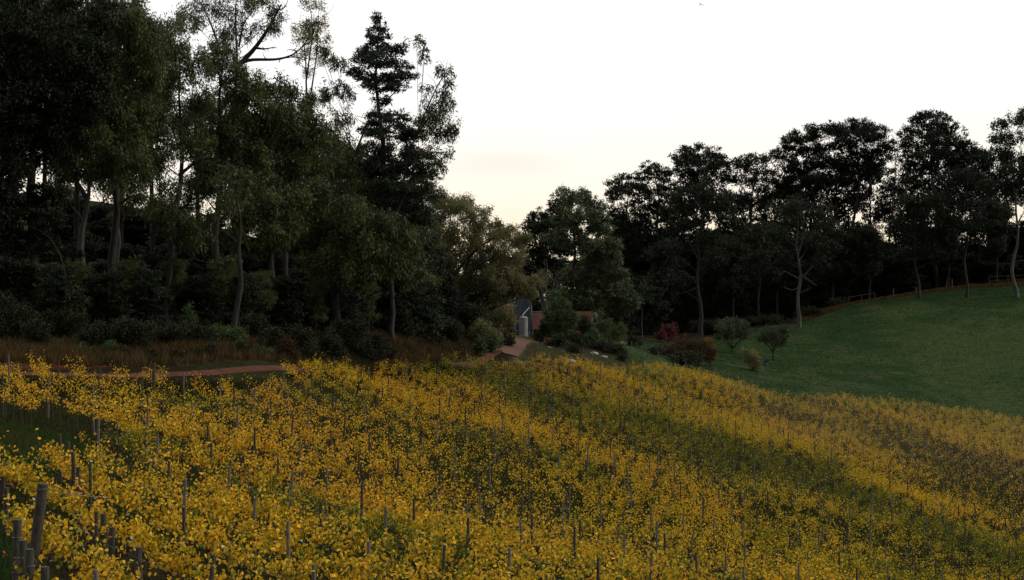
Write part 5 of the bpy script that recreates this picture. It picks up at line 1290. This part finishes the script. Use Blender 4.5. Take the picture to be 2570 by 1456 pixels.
BANK = [W(*p) for p in [(-200,95),(300,99),(700,111),(900,124),(1050,141),(1200,168),(1268,190),(1200,196),(1000,152),(850,134),(700,122),(300,108),(-200,104)]]
_bk = scatter(BANK, 12000, 1); _px = 1284.5 + F * _bk[:, 0] / _bk[:, 1]
_cut = (_px > 370) & (_px < 760) & (roadmask(_bk[:, 0], _bk[:, 1]) < 4.2) & (roadmask(_bk[:, 0], _bk[:, 1]) > 2.5) & (vnoise(_bk[:, 0], _bk[:, 1], 2.2) < 0.72)
_bare = vnoise(_bk[:, 0] + 9, _bk[:, 1], 3.1) < 0.22
_bk = _bk[~_cut & ~_bare]
grass("dry_grass", "dry brown grass covering the cut bank above the dirt road", _bk, .62, .026, GM_dry, seed=1)
grass("bank_grass", "olive grass mixed into the cut bank above the dirt road", scatter(BANK, 5000, 2), .55, .025, GM_olive, seed=2)
grass("forest_grass", "olive grass under the trees on the left bank", scatter([W(*p) for p in [(-200,104),(300,108),(850,134),(1200,196),(1000,215),(700,190),(500,185),(-200,190)]], 8000, 3), .5, .05, GM_olive, seed=3)
grass("grass_strip", "short green grass between the vines and the dirt road", scatter([W(*p) for p in [(-200,83),(300,89),(500,95),(700,105),(960,122),(1100,137),(1200,153),(1200,156),(1000,141),(700,104.5),(300,94),(-200,89)]], 8000, 4), .34, .02, GM_olive, seed=4)
grass("headland_grass", "green and brown grass of the open headland between the left vine blocks", scatter(HEAD, 6000, 5), .22, .012, GM_green, seed=5)
grass("dry_headland_grass", "brown dead grass patch on the left headland", scatter([W(*p) for p in [(-150,60),(30,60),(120,63),(160,67),(40,70),(-150,70)]], 3500, 6), .16, .010, GM_dry, lean=.8, seed=6)
grass("corner_grass", "green grass beside the leaning strainer post in the left corner", scatter(CORNER, 6000, 7), .2, .010, GM_green, seed=7)
grass("vineyard_grass", "dark grass growing under the nearer vines", scatter([W(*p) for p in [(-150,28),(1284,38),(2650,95),(2400,120),(1284,110),(0,84),(-150,84)]], 22000, 8), .24, .02, GM_olive, seed=8, per=4, spread=.2)
grass("verge_grass", "pale grass on the slope between the shed track and the vines", scatter([W(*p) for p in [(1330,200),(1300,168),(1450,176),(1560,188),(1610,200),(1540,215),(1400,208)]], 9000, 9), .38, .03, GM_verge, seed=9)
pp_ = scatter(PAD, 26000, 10); kk = fbm(pp_[:, 0], pp_[:, 1], 12, 3) > -9
grass("paddock_grass", "green pasture grass on the sloping paddock", pp_[kk], .13, .05, GM_pad, seed=10, per=4, spread=.35, lean=.8)
grass("paddock_edge_grass", "dry brownish grass along the paddock's upper fence", scatter([W(*p) for p in [(2000,292),(2130,307),(2350,315),(2600,319),(2600,332),(2350,326),(2130,318),(2000,303)]], 6000, 11), .5, .05, GM_dry, seed=11, per=5, spread=.4)

# leaves, twigs and needles are past picking apart one by one
for o_ in bpy.data.objects:
    if o_.type == 'MESH' and o_.parent is not None and o_.name.split(".")[0] in ("crown", "foliage", "branches", "stems"):
        o_["kind"] = "stuff"
